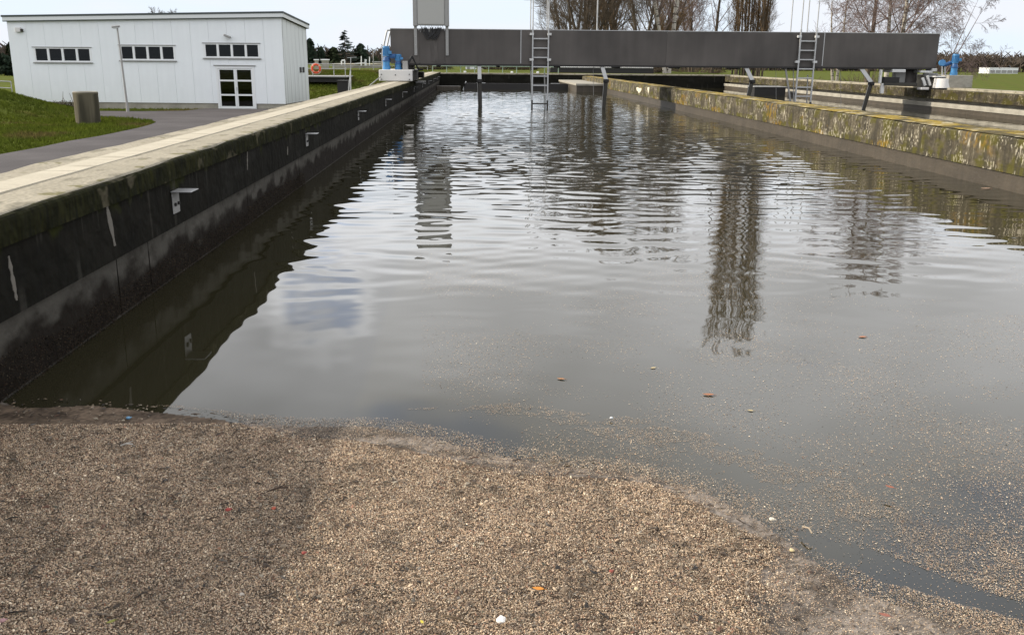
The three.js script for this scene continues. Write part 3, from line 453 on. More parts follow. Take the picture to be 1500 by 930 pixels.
// ---------------------------------------------------------------- white hall
{
  const dR = 49, dL = 50, pR = atZ(418, 152, dR), pL = atZ(24, 152, dL);
  const fr = V3(pR.x - pL.x, 0, pR.z - pL.z), W = fr.length(), turn = Math.atan2(-fr.z, fr.x);
  const H = thing('white_hall', 'single storey white metal clad hall with shallow roof, strip windows and glazed double door', 'building', [pL.x, 0, pL.z], turn);
  H.updateMatrixWorld(true);
  const n = V3(0, 0, 1).applyAxisAngle(V3(0, 1, 0), turn), inv = H.matrixWorld.clone().invert();
  const loc = (u, v) => { const r = ray(u, v), o = V3(0, EYE, 0), t = (V3(pL.x, 0, pL.z).sub(o)).dot(n) / r.dot(n); return o.addScaledVector(r, t).applyMatrix4(inv); };
  const yTL = loc(16, 31).y, yTR = loc(411, 25.5).y, DEP = 5.0, slope = 0.075, yB = loc(345, 151.5).y, yG = G0 - 0.3;
  const top = (x, z) => lerp(yTL, yTR, x / W) + z * slope;            // z is negative behind the front
  const win = [[49, 133, 69.5, 91], [175, 256, 66.5, 88.5], [298, 380, 63.5, 85]].map(([a, b, c, d]) => { const p = loc((a + b) / 2, (c + d) / 2), q0 = loc(a, (c + d) / 2), q1 = loc(b, (c + d) / 2), t = loc((a + b) / 2, c), m = loc((a + b) / 2, d); return { x0: q0.x, x1: q1.x, y0: m.y, y1: t.y }; });
  const dd = { x0: loc(318, 128).x, x1: loc(373, 128).x, y0: loc(345, 160).y, y1: loc(345, 97).y };
  const holes = [...win, dd], T = 0.09;
  const NP = 15;
  for (let i = 0; i < NP; i++) {                                        // one cladding panel after another
    const a = W * i / NP + 0.004, b = W * (i + 1) / NP - 0.004; let rects = [[a, b, yB, null]];
    for (const h of holes) { const out = []; for (const [p, q, r, s] of rects) { if (h.x1 <= p || h.x0 >= q) { out.push([p, q, r, s]); continue; } const ss = s === null ? 99 : s; if (h.y1 <= r || h.y0 >= ss) { out.push([p, q, r, s]); continue; } const xl = Math.max(p, h.x0), xr = Math.min(q, h.x1); if (p < xl) out.push([p, xl, r, s]); if (xr < q) out.push([xr, q, r, s]); if (h.y0 > r) out.push([xl, xr, r, h.y0]); if (h.y1 < ss) out.push([xl, xr, h.y1, s]); } rects = out; }
    const gs = rects.map(([p, q, r, s]) => { const sh = new THREE.Shape(); sh.moveTo(p, r); sh.lineTo(q, r); sh.lineTo(q, s === null ? top(q, 0) : s); sh.lineTo(p, s === null ? top(p, 0) : s); const g = new THREE.ExtrudeGeometry(sh, { depth: T, bevelEnabled: false }); g.translate(0, 0, -T); return g; });
    if (i === 12) gs.forEach(g => part('cladding_panel', wuv(g, 3, 3, i * 0.37, 0), mClad, H)); else part('cladding_panel', wuv(merge(gs), 3, 3, i * 0.37, 0), mClad, H);
  }
  part('inner_lining', [...[[0, win[0].x0], [win[0].x1, win[1].x0], [win[1].x1, win[2].x0], [win[2].x1, W]].map(([a, b]) => bb(a, b, win[0].y0, win[0].y1 + 0.1, -T - 0.05, -T - 0.01)), bb(0, W, win[0].y1 + 0.12, yTL - 0.05, -T - 0.05, -T - 0.01), bb(0, dd.x0, yG, win[0].y0 - 0.01, -T - 0.05, -T - 0.01), bb(dd.x1, W, yG, win[0].y0 - 0.01, -T - 0.05, -T - 0.01)], mRoom, H);
  for (const [a, b] of [[0, dd.x0 - 0.02], [dd.x1 + 0.02, W]]) part('plinth', wuv(bb(a + 0.02, b - 0.02, yG, yB - 0.004, -0.30, -0.05), 2), mConcrete, H);
  // right end wall in panels
  const NE = 6; for (let i = 0; i < NE; i++) { const z0 = -T - 0.004 - (DEP - T) * i / NE, z1 = -T - (DEP - T) * (i + 1) / NE; const sh = new THREE.Shape(); sh.moveTo(-z0, yB); sh.lineTo(-z1 - 0.01, yB); sh.lineTo(-z1 - 0.01, top(W, z1)); sh.lineTo(-z0, top(W, z0)); const g = new THREE.ExtrudeGeometry(sh, { depth: T, bevelEnabled: false }); g.rotateY(Math.PI / 2); g.translate(W - T, 0, 0); const uvg = wuv(g, 5, 4.6, 0.15 * i, 0.2); part('end_panel', uvg, mCladStain, H); }
  part('end_plinth', wuv(bb(W - 0.25, W - 0.03, yG, yB - 0.004, -DEP, -0.31), 2), mConcrete, H);
  const quadWall = (x, x2) => { const sh = new THREE.Shape(); sh.moveTo(T, yG); sh.lineTo(DEP, yG); sh.lineTo(DEP, top(x, -DEP)); sh.lineTo(T, top(x, -T)); const g = new THREE.ExtrudeGeometry(sh, { depth: T, bevelEnabled: false }); g.rotateY(Math.PI / 2); g.translate(x2, 0, 0); return g; };
  part('side_wall', wuv(quadWall(0, 0), 3), mClad, H);
  { const sh = new THREE.Shape(); sh.moveTo(0.1, yG); sh.lineTo(W - 0.1, yG); sh.lineTo(W - 0.1, top(W, -DEP)); sh.lineTo(0.1, top(0, -DEP)); const g = new THREE.ExtrudeGeometry(sh, { depth: T, bevelEnabled: false }); g.translate(0, 0, -DEP); part('back_wall', wuv(g, 3), mClad, H); }
  part('room_floor', bb(0.1, W - 0.1, G0 - 0.1, G0 - 0.02, -DEP + T, -0.31), mRoom, H);
  part('room_back', bb(0.15, W - 0.15, G0, 3.0, -DEP + T + 0.05, -DEP + T + 0.1), mRoom, H);
  part('room_ceiling', bb(0.12, W - 0.12, 2.58, 2.62, -DEP + T + 0.1, -T - 0.06), mRoom, H);
  // roof: sloping slab with white fascia and dark edge strip
  const slab = (x0, x1, z0, z1, dy0, dy1) => { const P = []; for (const dy of [dy0, dy1]) for (const [x, z] of [[x0, z0], [x1, z0], [x1, z1], [x0, z1]]) P.push([x, top(x, z) + dy, z]); const F = [[0, 1, 2, 3], [7, 6, 5, 4], [0, 4, 5, 1], [1, 5, 6, 2], [2, 6, 7, 3], [3, 7, 4, 0]], a = []; for (const f of F) for (const k of [0, 2, 1, 0, 3, 2]) a.push(...P[f[k]]); const g = new THREE.BufferGeometry(); g.setAttribute('position', new THREE.Float32BufferAttribute(a, 3)); g.computeVertexNormals(); g.setAttribute('uv', new THREE.Float32BufferAttribute(new Float32Array(a.length / 3 * 2), 2)); return g; };
  const ov = 0.13, fh = (loc(300, 20).y - loc(300, 26.5).y) * 0.9;
  const R = part('roof', slab(-ov + 0.02, W + ov - 0.02, ov - 0.02, -DEP - ov + 0.02, 0.0, fh - 0.004), mRoom, H);
  part('fascia', [slab(-ov, W + ov, ov + 0.012, ov - 0.018, 0.01, fh), slab(W + ov - 0.02, W + ov + 0.012, ov - 0.018, -DEP - ov, 0.01, fh), slab(-ov - 0.012, -ov + 0.02, ov - 0.018, -DEP - ov, 0.01, fh)], mFascia, R);
  part('edge_strip', slab(-ov - 0.04, W + ov + 0.04, ov + 0.04, -DEP - ov, fh, fh + 0.085), mRoofEdge, R);
  part('drip_edge', [slab(-ov, W + ov, ov + 0.01, ov - 0.05, -0.03, 0.006)], mRoofEdge, R);
  part('soffit', slab(-ov + 0.05, W + ov - 0.05, ov - 0.06, 0.004, -0.012, -0.002), mFascia, R);
  for (const w of win) {
    const f = new THREE.Group(); f.name = 'window'; H.add(f); const q = (w.x1 - w.x0) / 4, b = 0.055;
    part('frame', [bb(w.x0 + 0.004, w.x1 - 0.004, w.y0 + 0.003, w.y0 + 0.075, -0.075, 0.012), bb(w.x0 + 0.004, w.x1 - 0.004, w.y1 - 0.06, w.y1 - 0.003, -0.075, 0.012), ...[0, 1, 2, 3, 4].map(i => { const x = clamp(w.x0 + i * q, w.x0 + b / 2 + 0.004, w.x1 - b / 2 - 0.004); return bb(x - b, x + b, w.y0 + 0.07, w.y1 - 0.055, -0.07, 0.010); })], mWhite, f);
    part('sill', rbb(w.x0 - 0.06, w.x1 + 0.06, w.y0 - 0.05, w.y0 - 0.003, 0.004, 0.09, 0.008), mGalvDull, f);
    part('drip_cap', rbb(w.x0 - 0.06, w.x1 + 0.06, w.y1 + 0.002, w.y1 + 0.035, 0.004, 0.05, 0.006), mGalvDull, f);
    for (let i = 0; i < 4; i++) part('pane', bb(w.x0 + i * q + b + 0.002, w.x0 + (i + 1) * q - b - 0.002, w.y0 + 0.077, w.y1 - 0.062, -0.052, -0.046), mPane, f);
  }
  {
    const f = new THREE.Group(); f.name = 'door'; H.add(f); const xm = (dd.x0 + dd.x1) / 2, hh = dd.y1 - dd.y0, b = 0.075;
    part('frame', [bb(dd.x0 - 0.02, dd.x1 + 0.02, dd.y1 - 0.11, dd.y1 + 0.01, -0.08, 0.03), bb(dd.x0 - 0.02, dd.x0 + 0.075, dd.y0, dd.y1 - 0.11, -0.08, 0.03), bb(dd.x1 - 0.075, dd.x1 + 0.02, dd.y0, dd.y1 - 0.11, -0.08, 0.03)], mWhite, f);
    part('drip_cap', rbb(dd.x0 - 0.1, dd.x1 + 0.1, dd.y1 + 0.02, dd.y1 + 0.06, 0.004, 0.08, 0.006), mGalvDull, f);
    for (const [a, c] of [[dd.x0 + 0.08, xm - 0.006], [xm + 0.006, dd.x1 - 0.08]]) {
      const ys = [dd.y0 + 0.02, dd.y0 + hh / 3, dd.y0 + 2 * hh / 3, dd.y1 - 0.12];
      part('leaf_frame', [bb(a, a + b, ys[0], ys[3], -0.05, 0.015), bb(c - b, c, ys[0], ys[3], -0.05, 0.015), bb(a + b, c - b, ys[0], ys[0] + 0.13, -0.05, 0.013), bb(a + b, c - b, ys[3] - 0.05, ys[3], -0.05, 0.013), bb(a + b, c - b, ys[1] - 0.035, ys[1] + 0.045, -0.05, 0.013), bb(a + b, c - b, ys[2] - 0.035, ys[2] + 0.045, -0.05, 0.013)], mWhite, f);
      for (const [y0, y1] of [[ys[0] + 0.132, ys[1] - 0.037], [ys[1] + 0.047, ys[2] - 0.037], [ys[2] + 0.047, ys[3] - 0.052]]) part('pane', bb(a + b + 0.002, c - b - 0.002, y0, y1, -0.022, -0.016), mDoorPane, f);
    }
    part('handle', [rbb(xm + 0.03, xm + 0.05, dd.y0 + hh * 0.44, dd.y0 + hh * 0.52, 0.02, 0.06, 0.004)], mGalv, f);
  }
  { const p = loc(334, 53); const f = new THREE.Group(); f.name = 'flood_lamp'; H.add(f); part('arm', bar(V3(p.x + 0.12, p.y - 0.06, 0.01), V3(p.x + 0.05, p.y - 0.02, 0.18), 0.04, 0.04), mGalvDull, f); const g = rbx(0.34, 0.10, 0.16, 0.03); g.rotateZ(-0.35); g.translate(p.x, p.y, 0.2); part('head', g, mGalvDull, f); }
  { const p = loc(27, 43.5); part('wall_box', rbx(0.26, 0.22, 0.16, 0.02, p.x, p.y, 0.09), mPaleBox, H); part('box_hood', rbx(0.1, 0.14, 0.12, 0.01, p.x + 0.17, p.y - 0.03, 0.08), mBlackRod, H); }
  for (const z of [-3.3, -3.9]) part('vent_grille', [rbb(W + 0.002, W + 0.04, 0.72, 1.0, z - 0.16, z + 0.16, 0.01)], mDarkSteel, H);
}

// ---------------------------------------------------------------- trees
const texBark = colTex(128, 256, (u, v) => { const a = fbm(u * 12, v * 3, 4, 901, 12, 3); return mix3([0.045, 0.036, 0.028], [0.15, 0.12, 0.09], a); });
const texBirch = colTex(128, 512, (u, v) => { const a = fbm(u * 3, v * 30, 4, 907, 3, 30); return mix3([0.42, 0.38, 0.33], [0.05, 0.045, 0.04], sstep(0.55, 0.7, a)); });
const mBark = std({ map: texBark, roughness: 1 }), mBirch = std({ map: texBirch, roughness: 0.9 });
const mTwigGrey = std({ color: lin(0.13, 0.105, 0.082), roughness: 1 }), mTwigBrown = std({ color: lin(0.20, 0.135, 0.078), roughness: 1 }), mTwigRed = std({ color: lin(0.20, 0.148, 0.135), roughness: 1 }), mTwigDark = std({ color: lin(0.095, 0.075, 0.056), roughness: 1 });
class Twigs {                                             // collects tapered three- to six-sided limbs
  constructor() { this.p = []; this.n = []; this.u = []; this.i = []; this.c = 0; }
  limb(pts, r0, r1, sides) {
    const up = V3(0.31, 0.2, 0.93), n = pts.length; let base = this.c;
    for (let k = 0; k < n; k++) {
      const d = (k < n - 1 ? pts[k + 1].clone().sub(pts[k]) : pts[k].clone().sub(pts[k - 1])).normalize(), a = d.clone().cross(up).normalize(), b = d.clone().cross(a), r = lerp(r0, r1, k / (n - 1));
      for (let s = 0; s < sides; s++) { const t = s / sides * 6.283, x = Math.cos(t), y = Math.sin(t), nx = a.x * x + b.x * y, ny = a.y * x + b.y * y, nz = a.z * x + b.z * y; this.p.push(pts[k].x + nx * r, pts[k].y + ny * r, pts[k].z + nz * r); this.n.push(nx, ny, nz); this.u.push(s / sides, pts[k].y * 0.35 + k * 0.1); this.c++; }
    }
    for (let k = 0; k < n - 1; k++) for (let s = 0; s < sides; s++) { const a = base + k * sides + s, b = base + k * sides + (s + 1) % sides; this.i.push(a, b, a + sides, b, b + sides, a + sides); }
  }
  build() { const g = new THREE.BufferGeometry(); g.setAttribute('position', new THREE.Float32BufferAttribute(this.p, 3)); g.setAttribute('normal', new THREE.Float32BufferAttribute(this.n, 3)); g.setAttribute('uv', new THREE.Float32BufferAttribute(this.u, 2)); g.setIndex(this.i); return g; }
}
function bareTree(name, label, x, z, o, group) {
  const R = rng(o.seed), y = groundY(x, z) - 0.15, t = thing(name, label, 'tree', [x, y, z], 0, group), TR = new Twigs(), CR = new Twigs();
  const path = (p, d, L, n, wob, bend) => { const out = [p.clone()], q = p.clone(), v = d.clone(); for (let k = 0; k < n; k++) { v.x += (R() - 0.5) * wob; v.z += (R() - 0.5) * wob; v.y += (R() - 0.5) * wob * 0.5 + bend; v.normalize(); q.addScaledVector(v, L / n); out.push(q.clone()); } return out; };
  const sub = (pts, lev, L, r, lo) => {
    const spec = o.levels[lev]; if (!spec) return; const [num, ratio, ang, bend, wob] = spec;
    for (let i = 0; i < num; i++) {
      const f = lerp(lo, 0.99, (i + R()) / num), k = Math.min(pts.length - 2, Math.floor(f * (pts.length - 1))), w = f * (pts.length - 1) - k, p = pts[k].clone().lerp(pts[k + 1], w), d = pts[k + 1].clone().sub(pts[k]).normalize();
      const az = R() * 6.283, a = rad(ang * (0.65 + 0.7 * R())), side = d.clone().cross(V3(Math.cos(az), 0.2, Math.sin(az))).normalize(), nd = d.clone().multiplyScalar(Math.cos(a)).addScaledVector(side, Math.sin(a)).normalize();
      const shape = o.shape ? o.shape(f, lev) : (lev === 0 ? 1.1 - 0.75 * f : 1.1 - 0.5 * f), l = L * ratio * shape * (0.7 + 0.6 * R()), rr = Math.max(o.minR, r * (lev === 0 ? 0.34 : 0.42) * (1 - 0.6 * f)), q = path(p, nd, l, lev === 0 ? 6 : lev === 1 ? 4 : 3, wob, bend);
      CR.limb(q, rr, Math.max(o.minR * 0.6, rr * 0.3), lev === 0 ? 5 : 3); sub(q, lev + 1, l, rr, 0.15);
    }
  };
  for (let s = 0; s < (o.stems || 1); s++) {
    const az = R() * 6.283, ln = (o.stems || 1) > 1 ? o.lean * (0.4 + 0.8 * R()) : o.lean || 0, sp = (o.stems || 1) > 1 ? (o.spread || 0.25) * Math.sqrt(R()) : 0, p0 = V3(Math.cos(az) * sp, 0, Math.sin(az) * sp);
    const d = V3(Math.cos(o.leanAz ?? az) * ln, 1, Math.sin(o.leanAz ?? az) * ln).normalize(), h = o.h * ((o.stems || 1) > 1 ? 0.8 + 0.25 * R() : 1), q = path(p0, d, h, 10, o.wob || 0.08, 0.01);
    TR.limb(q, o.r, o.r * 0.12, 8); sub(q, 0, h, o.r, o.low ?? 0.2);
  }
  part('trunk', TR.build(), o.bark || mBark, t); part('crown', CR.build(), o.twig || mTwigGrey, t);
  return t;
}
// columnar poplar
{ const c = atZ(1099, 60, 76); bareTree('poplar_tree', 'tall narrow bare poplar with dense upright brown branches behind the bridge', c.x, c.z, { seed: 11, h: 22, r: 0.075, stems: 24, spread: 1.25, lean: 0.035, low: 0.05, minR: 0.008, twig: mTwigBrown, wob: 0.035, levels: [[18, 0.13, 20, 0.04, 0.09], [8, 0.45, 24, 0.03, 0.12], [6, 0.5, 27, 0.01, 0.16]], shape: (f, l) => l === 0 ? (0.8 + 0.4 * f) * (1 - Math.pow(f, 4) * 0.8) : 1.1 - 0.5 * f }); }
const spread = [[15, 0.46, 48, 0.05, 0.16], [9, 0.48, 38, 0.03, 0.2], [7, 0.46, 36, 0.01, 0.25], [3, 0.5, 35, 0, 0.3]];
const spreadLite = [[15, 0.42, 42, 0.05, 0.16], [9, 0.48, 36, 0.03, 0.2], [13, 0.5, 34, 0.01, 0.25]];
const weeping = [[18, 0.40, 48, 0.02, 0.16], [10, 0.48, 42, -0.04, 0.2], [10, 0.5, 38, -0.14, 0.22], [4, 0.6, 30, -0.2, 0.2]];
{ // broad bare trees left of the poplar
  const put = (u, D, name, label, o) => { const c = atZ(u, 60, D); bareTree(name, label, c.x, c.z, o, 'bare trees behind the bridge'); };
  put(858, 70, 'bare_tree', 'wide bare tree with dark fanned branches, next to the open sky above the bridge ladder', { seed: 21, h: 10.5, r: 0.15, stems: 6, lean: 0.32, minR: 0.009, low: 0.12, twig: mTwigDark, levels: spreadLite });
  put(903, 73, 'bare_tree', 'thick stemmed bare tree with steep brown branches between two finer trees', { seed: 22, h: 12, r: 0.24, stems: 3, lean: 0.14, minR: 0.009, low: 0.1, levels: [[18, 0.4, 30, 0.06, 0.12], [9, 0.46, 30, 0.03, 0.18], [8, 0.45, 32, 0.02, 0.2]] , twig: mTwigBrown });
  put(940, 78, 'bare_tree', 'bare tree with a forked dark trunk beside the pale birch stems', { seed: 23, h: 12.5, r: 0.18, stems: 3, lean: 0.22, minR: 0.009, low: 0.15, levels: spreadLite });
  put(968, 82, 'bare_tree', 'ochre brown bushy willow behind the pale birch stems', { seed: 24, h: 9, r: 0.2, stems: 6, lean: 0.25, minR: 0.010, low: 0.08, twig: mTwigBrown, levels: [[14, 0.4, 26, 0.05, 0.12], [8, 0.45, 26, 0.03, 0.18], [5, 0.45, 28, 0.02, 0.2]] });
  put(981, 68, 'birch_tree', 'pale multi stemmed birch rising left of the poplar', { seed: 25, h: 12, r: 0.15, stems: 4, lean: 0.16, minR: 0.009, low: 0.25, bark: mBirch, twig: mTwigRed, levels: [[9, 0.32, 38, 0.02, 0.16], [7, 0.46, 40, -0.04, 0.2], [6, 0.5, 36, -0.1, 0.2]] });
  put(1046, 80, 'bare_tree', 'slim single stemmed bare tree with sparse fine twigs beside the poplar', { seed: 26, h: 13, r: 0.16, minR: 0.008, low: 0.15, twig: mTwigRed, levels: [[16, 0.3, 48, 0.02, 0.16], [7, 0.46, 40, 0, 0.2], [5, 0.5, 36, -0.04, 0.2]] });
  put(1018, 88, 'bare_tree', 'fine twigged reddish bare tree seen between birch and slim tree', { seed: 27, h: 9.5, r: 0.15, stems: 3, lean: 0.2, minR: 0.009, low: 0.15, twig: mTwigRed, levels: spreadLite });
  put(836, 84, 'bare_tree', 'smaller grey bare tree partly behind the wide dark one', { seed: 28, h: 9, r: 0.2, stems: 3, lean: 0.25, minR: 0.009, low: 0.12, levels: spreadLite });
}
{ // birches by the right end of the bridge
  const put = (u, D, label, o) => { const c = atZ(u, 60, D); bareTree('birch_tree', label, c.x, c.z, { bark: mBirch, twig: mTwigRed, minR: 0.008, ...o }, 'birches by the right end of the bridge'); };
  put(1312, 62, 'white stemmed birch with reddish weeping twigs standing behind the bridge end', { seed: 31, h: 14.5, r: 0.17, stems: 2, lean: 0.10, low: 0.14, levels: weeping });
  put(1276, 64, 'brown stemmed birch with wide twiggy crown next to the white stemmed one', { seed: 32, h: 13.5, r: 0.18, low: 0.12, bark: mBark, levels: weeping });
  put(1232, 72, 'smaller birch with thin grey crown beside the second ladder', { seed: 33, h: 9.5, r: 0.13, stems: 2, lean: 0.15, low: 0.12, levels: [[12, 0.36, 45, 0.02, 0.16], [8, 0.46, 42, -0.03, 0.2], [7, 0.5, 38, -0.1, 0.22]] });
  put(1374, 64, 'leaning birch whose long thin branches droop over the blue motor', { seed: 34, h: 8.5, r: 0.06, stems: 2, lean: 0.45, leanAz: 0.1, low: 0.06, bark: mTwigRed, levels: [[9, 0.44, 55, 0.012, 0.14], [8, 0.42, 42, -0.05, 0.2], [8, 0.5, 36, -0.16, 0.2], [2, 0.6, 30, -0.2, 0.2]] });
}
{ const c = atZ(240, 15, 95); bareTree('bare_tree', 'bare tree top showing above the hall roof', c.x, c.z, { seed: 41, h: 6.1, r: 0.06, stems: 2, lean: 0.12, minR: 0.007, low: 0.3, twig: mTwigDark, levels: spreadLite }); }
// conifers
const mNeedle = [lin(0.018, 0.030, 0.018), lin(0.026, 0.036, 0.016), lin(0.035, 0.050, 0.040)].map(c => std({ color: c, roughness: 1 }));
function conifer(u, D, vTop, halfPx, label, seed, mat, airy = 0) {
  const p = atZ(u, vTop, D), y = groundY(p.x, p.z) - 0.1, h = p.y - y, w = halfPx / FPX * D, R = rng(seed), t = thing('conifer_tree', label, 'tree', [p.x, y, p.z], 0, 'conifers beyond the hall');
  part('trunk', cyl(0.16, 0.03, h, 0, 0, 0, 7), mBark, t);
  const P = [], N = Math.round(h * 16 * (airy ? 0.8 : 1.6));
  const tri = (a, b, c) => P.push(a.x, a.y, a.z, b.x, b.y, b.z, c.x, c.y, c.z);
  for (let i = 0; i < N; i++) {
    const f = Math.pow(R(), 0.85), yy = lerp(0.08 * h, h * 0.98, f), len = w * Math.pow(1 - f, airy ? 0.9 : 0.62) * (0.75 + 0.5 * R()) + 0.12, az = R() * 6.283, dr = airy ? 0.02 : -0.25;
    const dir = V3(Math.cos(az), dr, Math.sin(az)), side = V3(-Math.sin(az), 0, Math.cos(az)), o = V3(0, yy, 0), n = 5 + Math.round(len * 5);
    for (let k = 0; k < n; k++) { const s = 0.15 + 0.85 * k / n, c = o.clone().addScaledVector(dir, len * s).add(V3((R() - .5) * .15, (R() - .5) * .18, (R() - .5) * .15)), q = 0.22 + 0.34 * R() * (1.15 - s); for (let m = 0; m < 4; m++) { const g = (R() - 0.5) * 2; const e = c.clone().addScaledVector(dir, q * (0.6 + R())).addScaledVector(side, g * q * 1.3).add(V3(0, -q * (airy ? 0.1 : 0.8) * R(), 0)); tri(c.clone().addScaledVector(side, 0.13), e, c.clone().addScaledVector(side, -0.13).add(V3(0, 0.12, 0))); } }
  }
  const g = new THREE.BufferGeometry(); g.setAttribute('position', new THREE.Float32BufferAttribute(P, 3)); g.computeVertexNormals(); part('crown', g, mat, t);
}
conifer(453, 205, 55, 11, 'dark slender conifer standing right beside the hall corner', 51, mNeedle[0]);
conifer(446, 215, 63, 9, 'dark conifer half hidden behind the hall corner', 52, mNeedle[0]);
conifer(469, 225, 67, 10, 'short dark conifer behind the small white kiosks', 53, mNeedle[0]);
conifer(487, 210, 68, 15, 'broad rounded dark conifer next to the tallest spruce', 54, mNeedle[1]);
conifer(504, 195, 44, 17, 'tallest spruce with open bluish tiers of branches', 55, mNeedle[2], 1);
conifer(528, 205, 63, 17, 'broad dark conifer to the right of the tallest spruce', 56, mNeedle[0]);
conifer(549, 260, 82, 6, 'tiny dark conifer far off beside the bridge motor', 57, mNeedle[1]);
conifer(14, 150, 61, 9, 'conifer tip rising left of the hall', 58, mNeedle[1]);
conifer(3, 140, 78, 20, 'dense dark conifer at the left of the hall behind the railing', 59, mNeedle[0]);
conifer(24, 135, 80, 16, 'low dark conifer pressed against the left hall corner', 60, mNeedle[0]);
// far woods on the horizon, one mass
{
  const W = new Twigs(), R = rng(91), P = [];
  for (let i = 0; i < 2600; i++) {
    const t = R(), x = lerp(-260, 330, t), z = -lerp(330, 390, R()), cl = 0.55 + 0.9 * fbm(x * 0.035, 3, 4, 8), h = lerp(4, 8.5, R()) * cl, y = groundY(x, z);
    W.limb([V3(x, y, z), V3(x + (R() - .5), y + h * 0.5, z), V3(x + (R() - .5) * 2, y + h * 0.85, z)], 0.25, 0.08, 3);
    for (let k = 0; k < 7; k++) { const f = 0.25 + 0.75 * R(), a = R() * 6.283, l = 1.5 + 2 * R(); W.limb([V3(x, y + h * f * 0.75, z), V3(x + Math.cos(a) * l, y + h * f * 0.75 + l * 0.8, z + Math.sin(a) * l)], 0.30, 0.12, 3); }
  }
  tag(part('far_woods', W.build(), std({ color: lin(0.075, 0.060, 0.048), roughness: 1 })), 'brown bare woods along the far edge of the fields', 'woods', null, 'stuff');
}

// ---------------------------------------------------------------- things around the basins
{ // upright concrete pipe on the lawn
  const c = atY(129, 182, G0), gy = groundY(c.x, c.z) - 0.04, t = thing('concrete_pipe', 'upright weathered concrete pipe section standing on the lawn before the hall', 'pipe', [c.x, gy, c.z]);
  const texPipe = colTex(512, 256, (u, v) => { const a = fbm(u * 10, v * 4, 5, 951, 10, 0), s = fbm(u * 26, v * 0.8, 3, 953, 26, 0); let k = mix3([0.05, 0.044, 0.032], [0.16, 0.142, 0.10], a * 0.6 + s * 0.5); const dk = sstep(0.5, 0.64, fbm(u * 5, v * 2, 4, 957, 5, 0)); return mix3(k, [0.03, 0.028, 0.02], dk * 0.75); });
  const pts = [[0.40, 0], [0.445, 0.0], [0.452, 0.02], [0.455, 1.15], [0.462, 1.2], [0.455, 1.235], [0.43, 1.245], [0.385, 1.24], [0.38, 1.2], [0.38, 0.1], [0.0, 0.1]].map(p => new THREE.Vector2(...p));
  part('shell', new THREE.LatheGeometry(pts, 40), std({ map: texPipe, bumpMap: bumpConcrete, bumpScale: 0.01, roughness: 1 }), t);
  part('rim', (() => { const g = new THREE.TorusGeometry(0.425, 0.022, 8, 40); g.rotateX(Math.PI / 2); g.translate(0, 1.245, 0); return g; })(), mConcrete, t);
}
{ // street lamp in front of the hall
  const b = atY(187, 166, G0), tp = atZ(170, 40, -b.z), t = thing('street_lamp', 'slim grey lamp post with small flat head in front of the hall', 'street lamp', [b.x, groundY(b.x, b.z) - 0.05, b.z]);
  const hgt = tp.y - t.position.y, dx = (tp.x - b.x) * 0.8;
  part('pole', rod(V3(0, 0, 0), V3(dx, hgt, 0), 0.055, 0.035, 12), mGalvDull, t);
  part('base_sleeve', rod(V3(0, 0, 0), V3(dx * 0.09, hgt * 0.09, 0), 0.075, 0.07, 12), mGalvDull, t);
  const g = rbx(0.34, 0.09, 0.2, 0.03); g.rotateZ(0.12); g.translate(dx - 0.06, hgt + 0.03, 0); part('lamp_head', g, mGalvDull, t);
  const g2 = rbx(0.24, 0.04, 0.16, 0.015); g2.rotateZ(0.12); g2.translate(dx - 0.08, hgt - 0.03, 0); part('lamp_glass', g2, mWhite, t);
}
{ // dry stems by the pipe
  const c = atZ(92, 163, 47), y = groundY(c.x, c.z) - 0.03, t = thing('dry_shrub', 'small leafless shrub with a few bare stems against the hall plinth', 'shrub', [c.x, y, c.z]), T = new Twigs(), R = rng(8);
  for (let i = 0; i < 26; i++) { const a = R() * 6.28, l = (i < 3 ? 0.75 : 0.28) * (0.6 + 0.6 * R()), x = (R() - .3) * 1.1; T.limb([V3(x, 0, R() * 0.2), V3(x + Math.cos(a) * l * 0.25, l * 0.6, Math.sin(a) * l * .2), V3(x + Math.cos(a) * l * 0.4, l, Math.sin(a) * l * .3)], 0.016, 0.007, 4); }
  part('stems', T.build(), mTwigDark, t);
  const P = []; for (let i = 0; i < 900; i++) { const x = 0.2 + (R() - 0.5) * 1.3, yy = R() * R() * 0.32, z = (R() - 0.5) * 0.3, s = 0.05; P.push(x, yy, z, x + (R() - .5) * s * 2, yy + s * R(), z + (R() - .5) * s * 2, x + (R() - .5) * s * 2, yy + s * R(), z + (R() - .5) * s); }
  const g = new THREE.BufferGeometry(); g.setAttribute('position', new THREE.Float32BufferAttribute(P, 3)); g.computeVertexNormals(); part('leaf_litter', g, std({ color: lin(0.03, 0.03, 0.012), roughness: 1 }), t);
}
function railing(label, x0, z0, x1, z1, yBase, hgt, n, mat, mids = [0.5], group) {
  const t = thing('railing', label, 'railing', [0, 0, 0], 0, group), P = f => V3(lerp(x0, x1, f), 0, lerp(z0, z1, f)), yb = f => typeof yBase === 'function' ? yBase(lerp(x0, x1, f), lerp(z0, z1, f)) : yBase;
  for (let i = 0; i <= n; i++) { const p = P(i / n); part('post', rod(V3(p.x, yb(i / n) - 0.02, p.z), V3(p.x, yb(i / n) + hgt, p.z), 0.026, 0.026, 8), mat, t); }
  for (const m of [1, ...mids]) part('rail', rod(P(0).setY(yb(0) + hgt * m), P(1).setY(yb(1) + hgt * m), 0.024, 0.024, 8), mat, t);
  return t;
}
const mGreenRail = std({ color: lin(0.20, 0.27, 0.20), roughness: 0.5, metalness: 0.3 });
railing('greenish tube railing on the far end wall behind the bridge', -2.4, -55.3, 4.8, -55.3, 0.74, 0.36, 9, mGreenRail, []);
railing('grey tube railing on the lawn left of the hall', -30, -47, -22.2, -47.0, groundY, 0.62, 6, mGalv, [0.5]);
